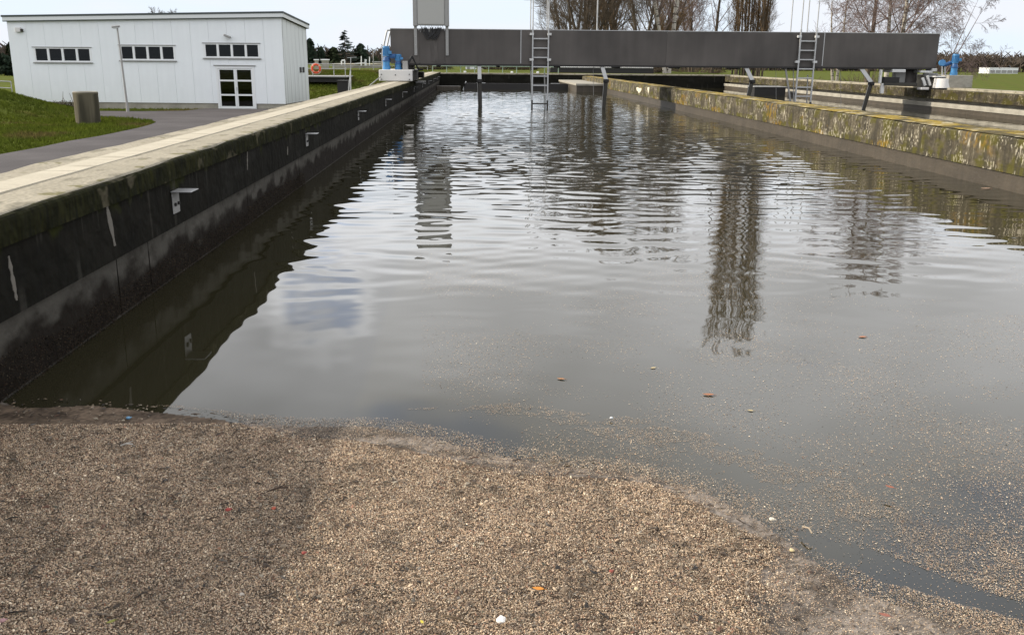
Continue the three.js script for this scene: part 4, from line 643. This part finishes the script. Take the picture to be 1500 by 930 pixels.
railing('short low railing behind the far end wall below the bare trees', 9.2, -56.5, 12.2, -56.5, groundY, 0.42, 1, mGreenRail, []);
{ // raised round tank rim with railing, life ring and steps beside the hall
  const D = 60, yd = 0.42, t = thing('tank_platform', 'raised dark edged tank platform with tube railing behind the hall corner', 'platform');
  part('deck', wuv(rbb(-14, -7.9, yd - 0.08, yd, -64, -60, 0.02), 2), mGalvDull, t);
  part('fascia', bb(-13.9, -8.1, yd - 0.36, yd - 0.081, -63.9, -60.15), mDarkSteel, t);
  part('support', bb(-13.5, -8.5, -1.2, yd - 0.36, -63.5, -61.2), mDarkSteel, t);
  for (const x of [-11.2, -10.0, -8.7, -8.0]) part('post', rod(V3(x, yd, -60.1), V3(x, yd + 0.72, -60.1), 0.024), mGalv, t);
  for (const h of [0.72, 0.44]) part('rail', rod(V3(-14, yd + h, -60.1), V3(-8.0, yd + h, -60.1), 0.022), mGalv, t);
  const c = atZ(462.5, 100.5, 60), L = thing('life_ring', 'orange red life ring hanging on the tank platform railing', 'life ring', [c.x, c.y, -60.02]);
  part('ring', new THREE.TorusGeometry(0.245, 0.062, 12, 32), mOrange, L);
  for (let i = 0; i < 4; i++) { const g = new THREE.TorusGeometry(0.245, 0.065, 10, 6, 0.3); g.rotateZ(i * Math.PI / 2 + 0.6); part('band', g, std({ color: lin(0.75, 0.35, 0.25), roughness: 0.6 }), L); }
  part('rope', (() => { const p = []; for (let i = 0; i <= 32; i++) { const a = i / 32 * 6.283, r = 0.315 + 0.03 * Math.abs(Math.sin(a * 2)); p.push(V3(Math.cos(a) * r, Math.sin(a) * r, 0.02)); } return tube(p, 0.009, 80, 5); })(), mPaleBox, L);
}
{ // dark culvert box and pale davit on the bank
  const a = atZ(494, 133, 50), b = atZ(509, 119, 50), t = thing('culvert_box', 'dark steel shaft box set in the grass bank beside the davit', 'shaft');
  part('body', bb(a.x, b.x, a.y - 0.8, b.y, -51.2, -50), mDarkSteel, t); part('rim', rbb(a.x - 0.03, b.x + 0.03, b.y, b.y + 0.04, -51.25, -49.96, 0.01), mBlackRod, t);
  const d0 = atZ(511, 134, 49.5), d1 = atZ(513.5, 84, 49.5), s = thing('hoist_davit', 'pale thin davit post with splayed foot on the grass bank', 'davit', [d0.x, 0, d0.z]);
  part('post', rod(V3(0.05, d0.y - 0.4, 0), V3(d1.x - d0.x, d1.y, 0), 0.03, 0.022, 8), mGalv, s);
  part('arm', rod(V3(d1.x - d0.x - 0.18, d1.y - 0.02, 0), V3(d1.x - d0.x + 0.3, d1.y + 0.01, 0), 0.014, 0.012, 8), mGalv, s);
  const m = atZ(513, 103, 49.5); for (const k of [-0.07, 0.09]) part('foot_brace', rod(V3(m.x - d0.x, m.y, 0), V3(k, d0.y - 0.4, 0.1), 0.028, 0.028, 8), mPaleBox, s);
}
{ // low concrete plant buildings in the distance
  const q = (u0, u1, v0, v1, D, dep) => { const a = atZ(u0, v1, D), b = atZ(u1, v0, D); return [a.x, b.x, a.y, b.y, -D - dep, -D]; };
  const box = (name, label, cat, r, m, capM) => { const t = thing(name, label, cat); part('wall', wuv(bb(r[0], r[1], Math.min(r[2], -0.3), r[3], r[4], r[5]), 2), m, t); part('cap', rbb(r[0] - 0.06, r[1] + 0.06, r[3], r[3] + 0.1, r[4] - 0.06, r[5] + 0.06, 0.02), capM || mPaleBox, t); return t; };
  const w = box('concrete_tank', 'long low grey concrete tank in front of the conifers', 'tank', q(487, 545, 95, 106, 90, 8), mConcrete, mTrack);
  const pp = (u, v0, v1, D = 89.5) => rod(atZ(u, v0, D), atZ(u, v1, D), 0.06, 0.06, 8);
  part('vent_pipe', pp(500, 95, 89), mWhite, w); part('vent_pipe', pp(504.5, 95, 88.5), mWhite, w); part('vent_hood', rod(atZ(500, 88.6, 89.5), atZ(505, 88.2, 89.5), 0.06, 0.06, 8), mWhite, w);
  for (const [u, v] of [[529, 82], [534.5, 86.5], [536, 86.8], [541, 83], [546.5, 73]]) part('mast', rod(atZ(u, 96, 89.5), atZ(u, v, 89.5), 0.05, 0.04, 6), u > 545 ? mGalvDull : mWhite, w);
  part('cable_tray', bar(atZ(519, 93.4, 89.8), atZ(534, 92, 89.8), 0.12, 0.3), mPaleBox, w);
  box('kiosk', 'small white flat roofed kiosk behind the life ring', 'kiosk', q(461, 464.5, 88.5, 101, 80, 0.5), mConcrete, mWhite);
  box('kiosk', 'larger white flat roofed kiosk right of the life ring', 'kiosk', q(471.5, 479, 88.5, 106, 76, 0.8), mConcrete, mWhite);
  box('pump_house', 'low grey block with pipes next to the blue motors, far off', 'pump house', q(546, 560, 91.5, 106, 100, 5), mConcrete, mGalvDull);
  railing('low pale fence in front of the concrete tank', -11.5, -72, -3.5, -72, 0.62, 0.36, 8, mGalvDull, []);
  const wh = box('far_shed', 'long white shed with dark openings at the far edge of the field', 'shed', q(1449, 1493, 99.8, 110, 290, 6), mWhite, mWhite);
  const a = atZ(1449, 103, 289.9); for (let i = 0; i < 5; i++) part('opening', bb(a.x + 0.6 + i * 1.8, a.x + 2.1 + i * 1.8, a.y - 0.7, a.y + 0.1, -289.98, -289.9), mGalvDull, wh);
  const v = box('storage_hut', 'small white hut far behind the middle of the bridge', 'hut', q(682, 698, 92.5, 104, 88, 2), mWhite, mWhite); { const b = atZ(684, 104, 87.97), c = atZ(688, 95, 87.97); part('door', bb(b.x, c.x, b.y, c.y, -88, -87.95), mGalvDull, v); }
  box('storage_hut', 'low white block beside the hut behind the bridge', 'hut', q(704, 713, 92.5, 104, 92, 2), mPaleBox, mWhite);
  { const r = q(806, 958, 97.5, 106, 66, 1.2), t = thing('settling_channel', 'long low corrugated pale channel cover behind the far wall', 'cover'); part('body', bb(r[0], r[1], 0.2, r[3] - 0.14, r[4], r[5]), mDarkSteel, t); for (let i = 0; i < 52; i++) { const x = lerp(r[0], r[1], (i + 0.5) / 52); part('roof_sheet', rbx((r[1] - r[0]) / 52 - 0.05, 0.1, 1.3, 0.03, x, r[3] - 0.09, r[4] + 0.6, 1), mGalv, t); } }
  // small white marker posts on the far wall
  for (const [u, l] of [[681, 'beside the tube railing'], [750, 'under the ladder'], [788, 'right of the ladder']]) { const c = atZ(u, 106, 55.4), t = thing('marker_stone', 'small white marker stone on the far end wall ' + l, 'marker', [c.x, 0.74, -55.4]); part('stone', rbx(0.14, 0.1, 0.14, 0.03, 0, 0.05, 0), mWhite, t); }
}
// hedge bushes on the bank behind the far wall
{
  const R = rng(17);
  const bush = (u, D, w, h, label, m) => { const c = atZ(u, 100, D), y = groundY(c.x, c.z), t = thing('bush', label, 'bush', [c.x, y - 0.05, c.z]), T = new Twigs(), P = []; for (let i = 0; i < 240; i++) { const a = R() * 6.283, r = Math.sqrt(R()) * w, yy = h * (1 - 0.6 * (r / w) ** 2) * (0.4 + 0.6 * R()); T.limb([V3(Math.cos(a) * r * 0.5, 0, Math.sin(a) * r * 0.5), V3(Math.cos(a) * r, yy, Math.sin(a) * r)], 0.02, 0.01, 3); for (let k = 0; k < 5; k++) { const q = V3(Math.cos(a) * r + (R() - .5) * .4, yy * (0.5 + 0.5 * R()), Math.sin(a) * r + (R() - .5) * .4), s = 0.16; P.push(q.x, q.y, q.z, q.x + (R() - .5) * s, q.y + (R() - .5) * s, q.z + (R() - .5) * s, q.x + (R() - .5) * s, q.y + (R() - .5) * s, q.z + (R() - .5) * s); } }
    const g = new THREE.BufferGeometry(); g.setAttribute('position', new THREE.Float32BufferAttribute(P, 3)); g.computeVertexNormals(); part('stems', T.build(), mTwigDark, t); part('foliage', g, m, t); };
  const mB = std({ color: lin(0.055, 0.06, 0.02), roughness: 1 }), mB2 = std({ color: lin(0.07, 0.05, 0.03), roughness: 1 });
  bush(635, 82, 1.6, 0.9, 'dull green low bush behind the railing near the left carriage', mB); bush(730, 84, 2.0, 1.0, 'broad olive bush behind the railing beside the white hut', mB); bush(770, 86, 1.8, 1.2, 'brownish bush behind the bridge ladder', mB2);
  bush(945, 72, 2.2, 1.3, 'dark brushwood under the bare trees', mB2); bush(570, 64, 0.8, 0.7, 'small dark bush on the grass bank beside the left carriage', mB); bush(1020, 92, 3.0, 1.2, 'reddish brushwood left of the poplar foot', mB2); bush(1260, 110, 4, 1.6, 'brown hedge behind the birches', mB2); bush(1190, 105, 4, 1.2, 'low brown hedge between poplar and birches', mB2);
}
// grass blades on the lawns: nobody could count them
{
  const R = rng(123), N = 95000, P = []; for (let k = 0; k < 7; k++) { const a = R() * 6.28, r = 0.05 * R(), h = 0.05 + 0.05 * R(), w = 0.008, x = Math.cos(a) * r, z = Math.sin(a) * r, lx = (R() - .5) * 0.08, lz = (R() - .5) * 0.08, b = R() * 6.28; P.push(x - Math.cos(b) * w, 0, z - Math.sin(b) * w, x + Math.cos(b) * w, 0, z + Math.sin(b) * w, x + lx, h, z + lz); }
  const g = new THREE.BufferGeometry(); g.setAttribute('position', new THREE.Float32BufferAttribute(P, 3)); g.computeVertexNormals();
  const im = new THREE.InstancedMesh(g, std({ color: lin(1, 1, 1), roughness: 1, specularIntensity: 0.05 }), N), M = new THREE.Matrix4(), Q = new THREE.Quaternion(), C = new THREE.Color(); im.name = 'grass_tufts'; let n = 0;
  const onRoad = (x, z) => groundY(x, z) < G0 + 0.12 && inPoly(roadPoly, x + 0.12 * (fbm(x * 3, z * 3, 3, 2) - 0.3), z) || (x > -6.6 && z > -49);
  let guard = 0;
  while (n < N && guard++ < N * 8) {
    const A = R() < 0.72; const x = A ? lerp(-34, -9.6, R()) : lerp(-16, -3, R()), z = A ? lerp(-20, -48.9, R()) : lerp(-50, -70, R());
    if (A && onRoad(x, z)) continue; if (!A && x < -9.2 && z > -56) continue;
    const s = 0.7 + 0.8 * R(), v = fbm(x * 0.5, z * 0.5, 4, 31), br = sstep(0.52, 0.68, fbm(x * 0.35 + 7, z * 0.35, 4, 37)), k = 0.6 + 0.8 * R();
    M.compose(V3(x, groundY(x, z) - 0.005, z), Q.setFromAxisAngle(V3(0, 1, 0), R() * 6.28), V3(s, s * (0.7 + 0.5 * R()), s)); im.setMatrixAt(n, M);
    C.setRGB(lerp(0.062 + 0.055 * v, 0.135, br * 0.8) * k, lerp(0.085 + 0.055 * v, 0.100, br * 0.8) * k, lerp(0.016, 0.042, br * 0.8) * k); im.setColorAt(n, C); n++;
  }
  im.count = n; im.castShadow = im.receiveShadow = true; scene.add(im); tag(im, 'short winter grass on the lawn and the bank', 'grass', null, 'stuff');
}

// ---------------------------------------------------------------- floating scum in the foreground
{
  const W2 = (u, v) => { const p = atY(u, v, 0); return [p.x, p.z]; };
  const inside = (poly, x, z) => { let c = false; for (let i = 0, j = poly.length - 1; i < poly.length; j = i++) { const [xi, zi] = poly[i], [xj, zj] = poly[j]; if ((zi > z) !== (zj > z) && x < (xj - xi) * (z - zi) / (zj - zi) + xi) c = !c; } return c; };
  const XW = XL - 0.03;
  const coarse = [[XW, ZN], [XW, -3.75], W2(60, 598), W2(180, 594), W2(300, 606), W2(370, 630), W2(430, 642), W2(520, 648), W2(640, 672), W2(760, 697), W2(880, 703), W2(965, 712), W2(1010, 742), W2(1062, 762), W2(1120, 795), W2(1128, 830), W2(1108, 868), W2(1122, 905), W2(1140, 935), [0.75, -1.7], [0.95, -1.2], [0.9, ZN]];
  const film = [[XW, ZN], [XW, -3.9], W2(60, 588), W2(160, 584), W2(285, 597), W2(360, 606), W2(450, 612), W2(560, 612), W2(640, 628), W2(740, 653), W2(840, 668), W2(930, 676), W2(1030, 700), W2(1110, 742), W2(1180, 788), W2(1250, 840), W2(1350, 872), W2(1440, 898), W2(1500, 916), [1.6, -1.75], [2.2, -1.2], [2.6, ZN]];
  const band = [W2(600, 600), W2(760, 606), W2(900, 640), W2(1010, 660), W2(1110, 690), W2(1200, 730), W2(1290, 790), W2(1400, 832), W2(1500, 868), W2(1700, 930), W2(1700, 880), W2(1500, 810), W2(1420, 780), W2(1300, 740), W2(1180, 680), W2(1040, 640), W2(900, 610), W2(760, 590)];
  const streak = [W2(1165, 778), W2(1215, 790), W2(1300, 815), W2(1400, 850), W2(1530, 892), W2(1700, 940), W2(1700, 965), W2(1530, 918), W2(1400, 884), W2(1290, 850), W2(1215, 815)];
  const ed = (x, z) => 0.10 * (fbm(x * 8, z * 8, 5, 5) - 0.5) * 2 + 0.012 * (fbm(x * 60, z * 60, 2, 6) - 0.5) * 2;
  // felted film: real relief, ragged rim
  const cell = 0.010, x0 = XW, x1 = 2.6, z0 = -4.0, z1 = ZN, nx = Math.round((x1 - x0) / cell), nz = Math.round((z1 - z0) / cell), id = new Int32Array((nx + 1) * (nz + 1)).fill(-1), P = [], C = [], I = [];
  const ok = (x, z) => { const e = ed(x, z); if (!inside(film, x + e, z + e * 0.7) || inside(streak, x + ed(x, z) * 0.3, z + ed(z, x) * 0.15)) return false; return inside(film, x + 0.07, z) && inside(film, x + 0.03, z - 0.10); };
  const vert = (i, j) => { const k = j * (nx + 1) + i; if (id[k] >= 0) return id[k]; const x = x0 + i * cell, z = z0 + j * cell, inC = inside(coarse, x + ed(x, z), z); P.push(x + (hash(i, j, 1) - .5) * cell * 0.7, 0.0022 + 0.0015 * fbm(x * 40, z * 40, 3, 12) + (inC ? 0.001 + 0.005 * fbm(x * 14, z * 14, 3, 14) : 0), z + (hash(i, j, 2) - .5) * cell * 0.7);
    const a = sstep(0.3, 0.7, fbm(x * 9, z * 15, 5, 21)), b = hash(i, j, 3), m = (0.55 + 0.9 * b) * (0.7 + 0.6 * fbm(x * 34, z * 34, 2, 23)); let c = inC ? mix3([0.070, 0.051, 0.036], [0.14, 0.102, 0.072], a) : mix3([0.080, 0.068, 0.058], [0.20, 0.172, 0.148], a); C.push(c[0] * m, c[1] * m, c[2] * m); return id[k] = P.length / 3 - 1; };
  for (let j = 0; j < nz; j++) for (let i = 0; i < nx; i++) { const x = x0 + (i + .5) * cell, z = z0 + (j + .5) * cell; if (!ok(x, z)) continue; const a = vert(i, j), b = vert(i + 1, j), c = vert(i, j + 1), d = vert(i + 1, j + 1); I.push(a, c, b, b, c, d); }
  const g = new THREE.BufferGeometry(); g.setAttribute('position', new THREE.Float32BufferAttribute(P, 3)); g.setAttribute('color', new THREE.Float32BufferAttribute(C, 3)); g.setIndex(I); g.computeVertexNormals();
  tag(part('scum_film', g, std({ vertexColors: true, roughness: 0.85 })), 'grey brown felted film of scum floating on the water', 'scum', null, 'stuff');
  // loose chips
  const R = rng(2024), shard = (s, fl) => { const q = new THREE.IcosahedronGeometry(1, 0).toNonIndexed ? new THREE.IcosahedronGeometry(1, 0) : null, p = q.attributes.position, r = rng(s), mp = new Map(); for (let i = 0; i < p.count; i++) { const k = [p.getX(i), p.getY(i), p.getZ(i)].map(v => v.toFixed(3)).join(); if (!mp.has(k)) mp.set(k, [0.55 + 0.8 * r(), 0.5 + r(), 0.55 + 0.8 * r()]); const m = mp.get(k); p.setXYZ(i, p.getX(i) * m[0], p.getY(i) * fl * m[1], p.getZ(i) * m[2] * 0.6); } q.computeVertexNormals(); return q; };
  const flake = s => { const r = rng(s), n = 6, Q = [], top = []; for (let i = 0; i < n; i++) { const a = i / n * 6.283, k = 0.6 + 0.6 * r(); top.push([Math.cos(a) * k, (r() - .5) * 0.3, Math.sin(a) * k * 0.6]); } for (let i = 0; i < n; i++) { const a = top[i], b = top[(i + 1) % n]; Q.push(0, 0.25, 0, ...b, ...a); } const q = new THREE.BufferGeometry(); q.setAttribute('position', new THREE.Float32BufferAttribute(Q, 3)); q.computeVertexNormals(); return q; };
  const pal = [[0.473, 0.338, 0.225], [0.301, 0.207, 0.14], [0.6, 0.458, 0.323], [0.132, 0.088, 0.061], [0.405, 0.323, 0.247], [0.78, 0.66, 0.503], [0.036, 0.027, 0.022], [0.238, 0.207, 0.175], [0.33, 0.165, 0.105], [0.13, 0.13, 0.085]];
  const cum = [0.2, 0.38, 0.52, 0.66, 0.77, 0.83, 0.91, 0.96, 0.985, 1];
  const col = new THREE.Color(), M = new THREE.Matrix4(), Qn = new THREE.Quaternion(), E = new THREE.Euler();
  const setCol = (im, n, x, z, k) => { const r = R(); let i = 0; while (cum[i] < r) i++; const t = (0.70 + 0.62 * fbm(x * 3.5, z * 3.5, 4, 88)) * (fbm(x * 16, z * 16, 3, 95) < 0.33 ? 0.7 : 1), c = pal[i]; col.setRGB(c[0] * t * k, c[1] * t * k, c[2] * t * k * 0.97); im.setColorAt(n, col); };
  const clear = (x, z) => inside(streak, x + ed(x, z) * 0.3, z + ed(z, x) * 0.15);
  const fill = (name, label, geo, N, gen, rough = 0.68) => { const im = new THREE.InstancedMesh(geo, std({ color: lin(1, 1, 1), roughness: rough }), N); im.name = name; let n = 0; for (let t = 0; t < N * 12 && n < N; t++) { const o = gen(); if (!o || (clear(o.x, o.z) && R() < 0.93)) continue; E.set((R() - .5) * o.tilt, R() * 6.283, (R() - .5) * o.tilt); M.compose(V3(o.x, o.y, o.z), Qn.setFromEuler(E), V3(o.s * (0.7 + 0.6 * R()), o.s * (0.5 + 0.7 * R()), o.s * (0.7 + 0.6 * R()))); im.setMatrixAt(n, M); setCol(im, n, o.x, o.z, o.k || 1); n++; } im.count = n; im.castShadow = im.receiveShadow = true; scene.add(im); tag(im, label, 'scum', null, 'stuff'); };
  const genCoarse = () => { const near = R() < 0.09, x = lerp(XL, 1.15, R()), z = near ? lerp(ZN - 0.02, -1.9, R()) : lerp(-1.9, -3.5, R()), e = ed(x, z) + 0.07 * (R() + R() - 1); if (!inside(coarse, x + e, z + e)) return null; const p = fbm(x * 12, z * 12, 3, 66); if (R() > 0.35 + 1.1 * p) return null; return { x, z, y: 0.004 + 0.006 * fbm(x * 14, z * 14, 3, 14) + 0.005 * R(), s: 0.0018 + 0.0026 * R() * R() + (R() < 0.03 ? 0.006 * R() * R() : 0), tilt: 1.5 }; };
  fill('coarse_scum', 'tan chips and husks packed into a floating scum mat', shard(5, 0.45), 320000, genCoarse);
  fill('coarse_scum_flakes', 'pale thin flakes scattered through the floating scum mat', flake(9), 220000, genCoarse);
  fill('fine_scum', 'fine tan specks lying on the film and the open water round the mat', flake(31), 265000, () => {
    const r = R();
    if (r < 0.56) { const x = lerp(XL, 1.9, R()), z = lerp(-1.2, -4.05, R()), e = ed(x, z) + 0.16 * (R() + R() + R() - 1.5); if (!inside(film, x + e, z - Math.abs(e) * 0.4) || (x < -0.9 && z < -3.72) || inside(coarse, x - 0.02, z + 0.02) || R() > 0.25 + 1.3 * fbm(x * 18, z * 18, 3, 44)) return null; return { x, z, y: 0.0035 + 0.002 * R(), s: 0.0014 + 0.0026 * R() * R() * R(), tilt: 0.9 }; }
    if (r < 0.74) { const x = lerp(-0.3, 2.6, R()), z = lerp(-1.8, -3.9, R()); if (!inside(band, x + ed(x, z) * 1.5, z) || fbm(x * 14, z * 22, 4, 48) < 0.42) return null; return { x, z, y: 0.002, s: 0.0012 + 0.0024 * R() * R() * R(), tilt: 0.3 }; }
    const d = 1.9 + 5.5 * Math.pow(R(), 2.4), x = lerp(-0.2 * d * 0.3, 0.85 * d, R()), z = -d; if (fbm(x * 2.2, z * 2.2, 4, 53) < 0.26 + 0.03 * (d - 2) + 0.42 * R()) return null; return { x, z, y: 0.0015, s: 0.0013 + 0.0034 * R() * R() * R(), tilt: 0.25, k: 1.15 };
  });
  const litter = (() => { const g = mergeGeometries([rod(V3(-1, 0, 0), V3(-0.2, 0.12, 0.1), 0.09, 0.12, 5), rod(V3(-0.2, 0.12, 0.1), V3(1, 0, -0.15), 0.12, 0.05, 5)]); return g; })();
  fill('scum_twigs', 'short soaked brown stem pieces lying through the floating mat', litter, 2600, () => { const x = lerp(XL, 1.2, R()), z = lerp(-1.2, -3.6, R()), e = ed(x, z) + 0.06 * R(); if (!inside(film, x + 0.1, z) || !inside(coarse, x + e - 0.1, z + e + 0.1) || fbm(x * 4, z * 4, 3, 201) < 0.42) return null; return { x, z, y: 0.015, s: 0.006 + 0.016 * R() * R(), tilt: 0.3, k: 0.28 }; });
  fill('scum_leaf_bits', 'soaked dark leaf fragments lying in clusters on the mat and film', flake(77), 2600, () => { const x = lerp(XL, 1.7, R()), z = lerp(-1.2, -3.8, R()), e = ed(x, z); if (!inside(film, x + 0.12 + e, z) || fbm(x * 5, z * 5, 3, 211) < 0.47) return null; return { x, z, y: inside(coarse, x, z) ? 0.015 : 0.006, s: 0.005 + 0.010 * R() * R(), tilt: 0.5, k: 0.35 }; });
  fill('wall_scum', 'dark dried scum crust clinging to the foot of the left wall', shard(15, 0.5), 24000, () => { const z = lerp(-0.6, -11, Math.pow(R(), 1.4)), h = 0.15 * (0.6 + 0.8 * fbm(z * 3, 2, 4, 19)), y = h * Math.pow(R(), 1.2); return { x: XL - 0.036 + 0.012 * R() + 0.03 * (1 - y / 0.3) * R(), y, z, s: 0.002 + 0.003 * R(), tilt: 3, k: 0.09 }; }, 0.95);
}
// single floating things one can pick out
{
  const leafGeo = (() => { const s = new THREE.Shape(); s.moveTo(0, -1); s.bezierCurveTo(0.65, -0.6, 0.6, 0.35, 0, 1); s.bezierCurveTo(-0.6, 0.35, -0.65, -0.6, 0, -1); const g = new THREE.ExtrudeGeometry(s, { depth: 0.04, bevelEnabled: false, curveSegments: 8 }); g.rotateX(-Math.PI / 2); const p = g.attributes.position; for (let i = 0; i < p.count; i++) p.setY(i, p.getY(i) + 0.35 * p.getX(i) ** 2 + 0.12 * p.getZ(i) ** 2); g.computeVertexNormals(); return g; })();
  const stalk = (() => rod(V3(0, 0.02, 0.95), V3(0.12, 0.06, 1.5), 0.05, 0.03, 5))();
  const lump = s => { const g = new THREE.IcosahedronGeometry(1, 2), p = g.attributes.position; for (let i = 0; i < p.count; i++) { const x = p.getX(i), y = p.getY(i), z = p.getZ(i), k = 0.75 + 0.55 * fbm(x * 1.6 + s, y * 1.6 + z * 1.3, 3, s); p.setXYZ(i, x * k, y * k * 0.6, z * k); } g.computeVertexNormals(); return g; };
  const leaf = (u, v, px, c, turn, label) => { const p = atY(u, v, 0.012), d = Math.hypot(p.x, p.y - EYE, p.z), s = px / FPX * d * 0.5, t = thing('floating_leaf', label, 'leaf', [p.x, v > 690 ? 0.034 : v > 600 ? 0.012 : 0.002, p.z], turn); const m = std({ color: lin(...c), roughness: 0.7 }); const a = part('blade', leafGeo, m, t); a.scale.setScalar(s); const b = part('stalk', stalk, m, t); b.scale.setScalar(s); };
  leaf(788, 873, 17, [0.52, 0.20, 0.02], 1.3, 'bright orange leaf lying on the coarse scum beside the white lump');
  leaf(1264, 491, 11, [0.36, 0.13, 0.045], 1.6, 'single reddish leaf floating on open water right of the poplar reflection');
  leaf(1038, 575, 16, [0.30, 0.12, 0.05], 1.4, 'rust red leaf floating on calm water below the poplar reflection');
  leaf(822, 552, 12, [0.30, 0.14, 0.05], 1.2, 'small brown leaf on open water left of the poplar reflection');
  leaf(1445, 275, 12, [0.45, 0.30, 0.22], 1.5, 'pale leaf floating at the foot of the lichened dividing wall');
  leaf(1303, 722, 12, [0.26, 0.08, 0.04], 0.8, 'dark red leaf among fine specks right of the mat');
  leaf(1100, 598, 9, [0.42, 0.33, 0.16], 1.1, 'straw coloured leaf on calm water near the rust red one');
  leaf(957, 536, 9, [0.45, 0.36, 0.18], 1.9, 'tiny straw coloured leaf far out on the calm water');
  leaf(1295, 912, 15, [0.24, 0.085, 0.055], 1.0, 'brick red leaf in the film at the mat edge');
  leaf(618, 922, 9, [0.5, 0.42, 0.05], 0.4, 'yellow green leaf scrap on the coarse scum');
  leaf(163, 922, 12, [0.20, 0.20, 0.03], 2.2, 'olive leaf scrap in the shaded scum');
  const blob = (u, v, px, c, label, cat = 'debris', h = 1) => { const p = atY(u, v, 0.012), d = Math.hypot(p.x, p.y - EYE, p.z), s = px / FPX * d * 0.5, t = thing('debris_lump', label, cat, [p.x, v > 690 ? 0.030 : v > 600 ? 0.012 : 0.002, p.z], u % 3); const a = part('lump', lump(Math.round(u)), std({ color: lin(...c), roughness: 0.8 }), t); a.scale.set(s, s * h, s); const b = part('fragment', lump(Math.round(u) + 5), std({ color: lin(c[0] * 0.8, c[1] * 0.8, c[2] * 0.8), roughness: 0.8 }), t); b.scale.setScalar(s * 0.4); b.position.set(s * 1.1, 0, s * 0.5); };
  blob(734, 917, 13, [0.80, 0.78, 0.74], 'round white foam lump on the coarse scum');
  blob(401, 752, 6, [0.38, 0.09, 0.05], 'orange red plastic scrap in the shaded scum');
  blob(445, 818, 6, [0.25, 0.05, 0.04], 'dark red scrap near the shade edge of the scum');
  blob(334, 754, 7, [0.30, 0.05, 0.04], 'small red berry in the shaded scum');
  blob(187, 612, 6, [0.15, 0.30, 0.45], 'light blue plastic scrap by the scum edge in the wall shade');
  blob(1131, 768, 7, [0.62, 0.56, 0.46], 'pale round pebble like lump at the tip of the mat');
  blob(354, 879, 6, [0.45, 0.40, 0.34], 'whitish scrap in the shaded scum');
  blob(895, 845, 6, [0.28, 0.07, 0.05], 'red scrap pressed into the sunlit scum');
  blob(1160, 814, 7, [0.55, 0.45, 0.25], 'yellowish scrap beside the dark clear streak');
  blob(896, 612, 5, [0.55, 0.57, 0.58], 'translucent white scrap at the edge of the film');
  blob(932, 871, 6, [0.60, 0.50, 0.32], 'cream coloured husk on the sunlit scum');
  blob(4, 918, 7, [0.38, 0.22, 0.22], 'pinkish scrap in the darkest shaded scum');
  const stick = (u0, v0, u1, v1, c, label) => { const a = atY(u0, v0, 0.02), b = atY(u1, v1, 0.02), m = a.clone().lerp(b, 0.45).add(V3(0.004, 0.008, 0.006)), t = thing('floating_twig', label, 'twig', [a.x, 0.014, a.z]); const o = [a, m, b].map(p => V3(p.x - a.x, p.y - 0.02 + 0.012, p.z - a.z)); part('stem', tube(o, 0.0028, 16, 6), std({ color: lin(...c), roughness: 0.8 }), t); part('side_shoot', rod(o[1], o[1].clone().add(V3(0.02, 0.006, -0.012)), 0.002, 0.001, 5), std({ color: lin(...c), roughness: 0.8 }), t); };
  stick(392, 722, 422, 716, [0.05, 0.03, 0.02], 'short dark twig in the scum at the shade edge');
  stick(176, 655, 194, 653, [0.45, 0.42, 0.38], 'pale straw in the shaded scum');
  stick(1176, 774, 1190, 784, [0.32, 0.26, 0.19], 'pale straw at the head of the dark clear streak');
  stick(650, 905, 688, 916, [0.08, 0.055, 0.03], 'brown twig on the sunlit scum beside the white lump');
}
renderer.render(scene, camera);
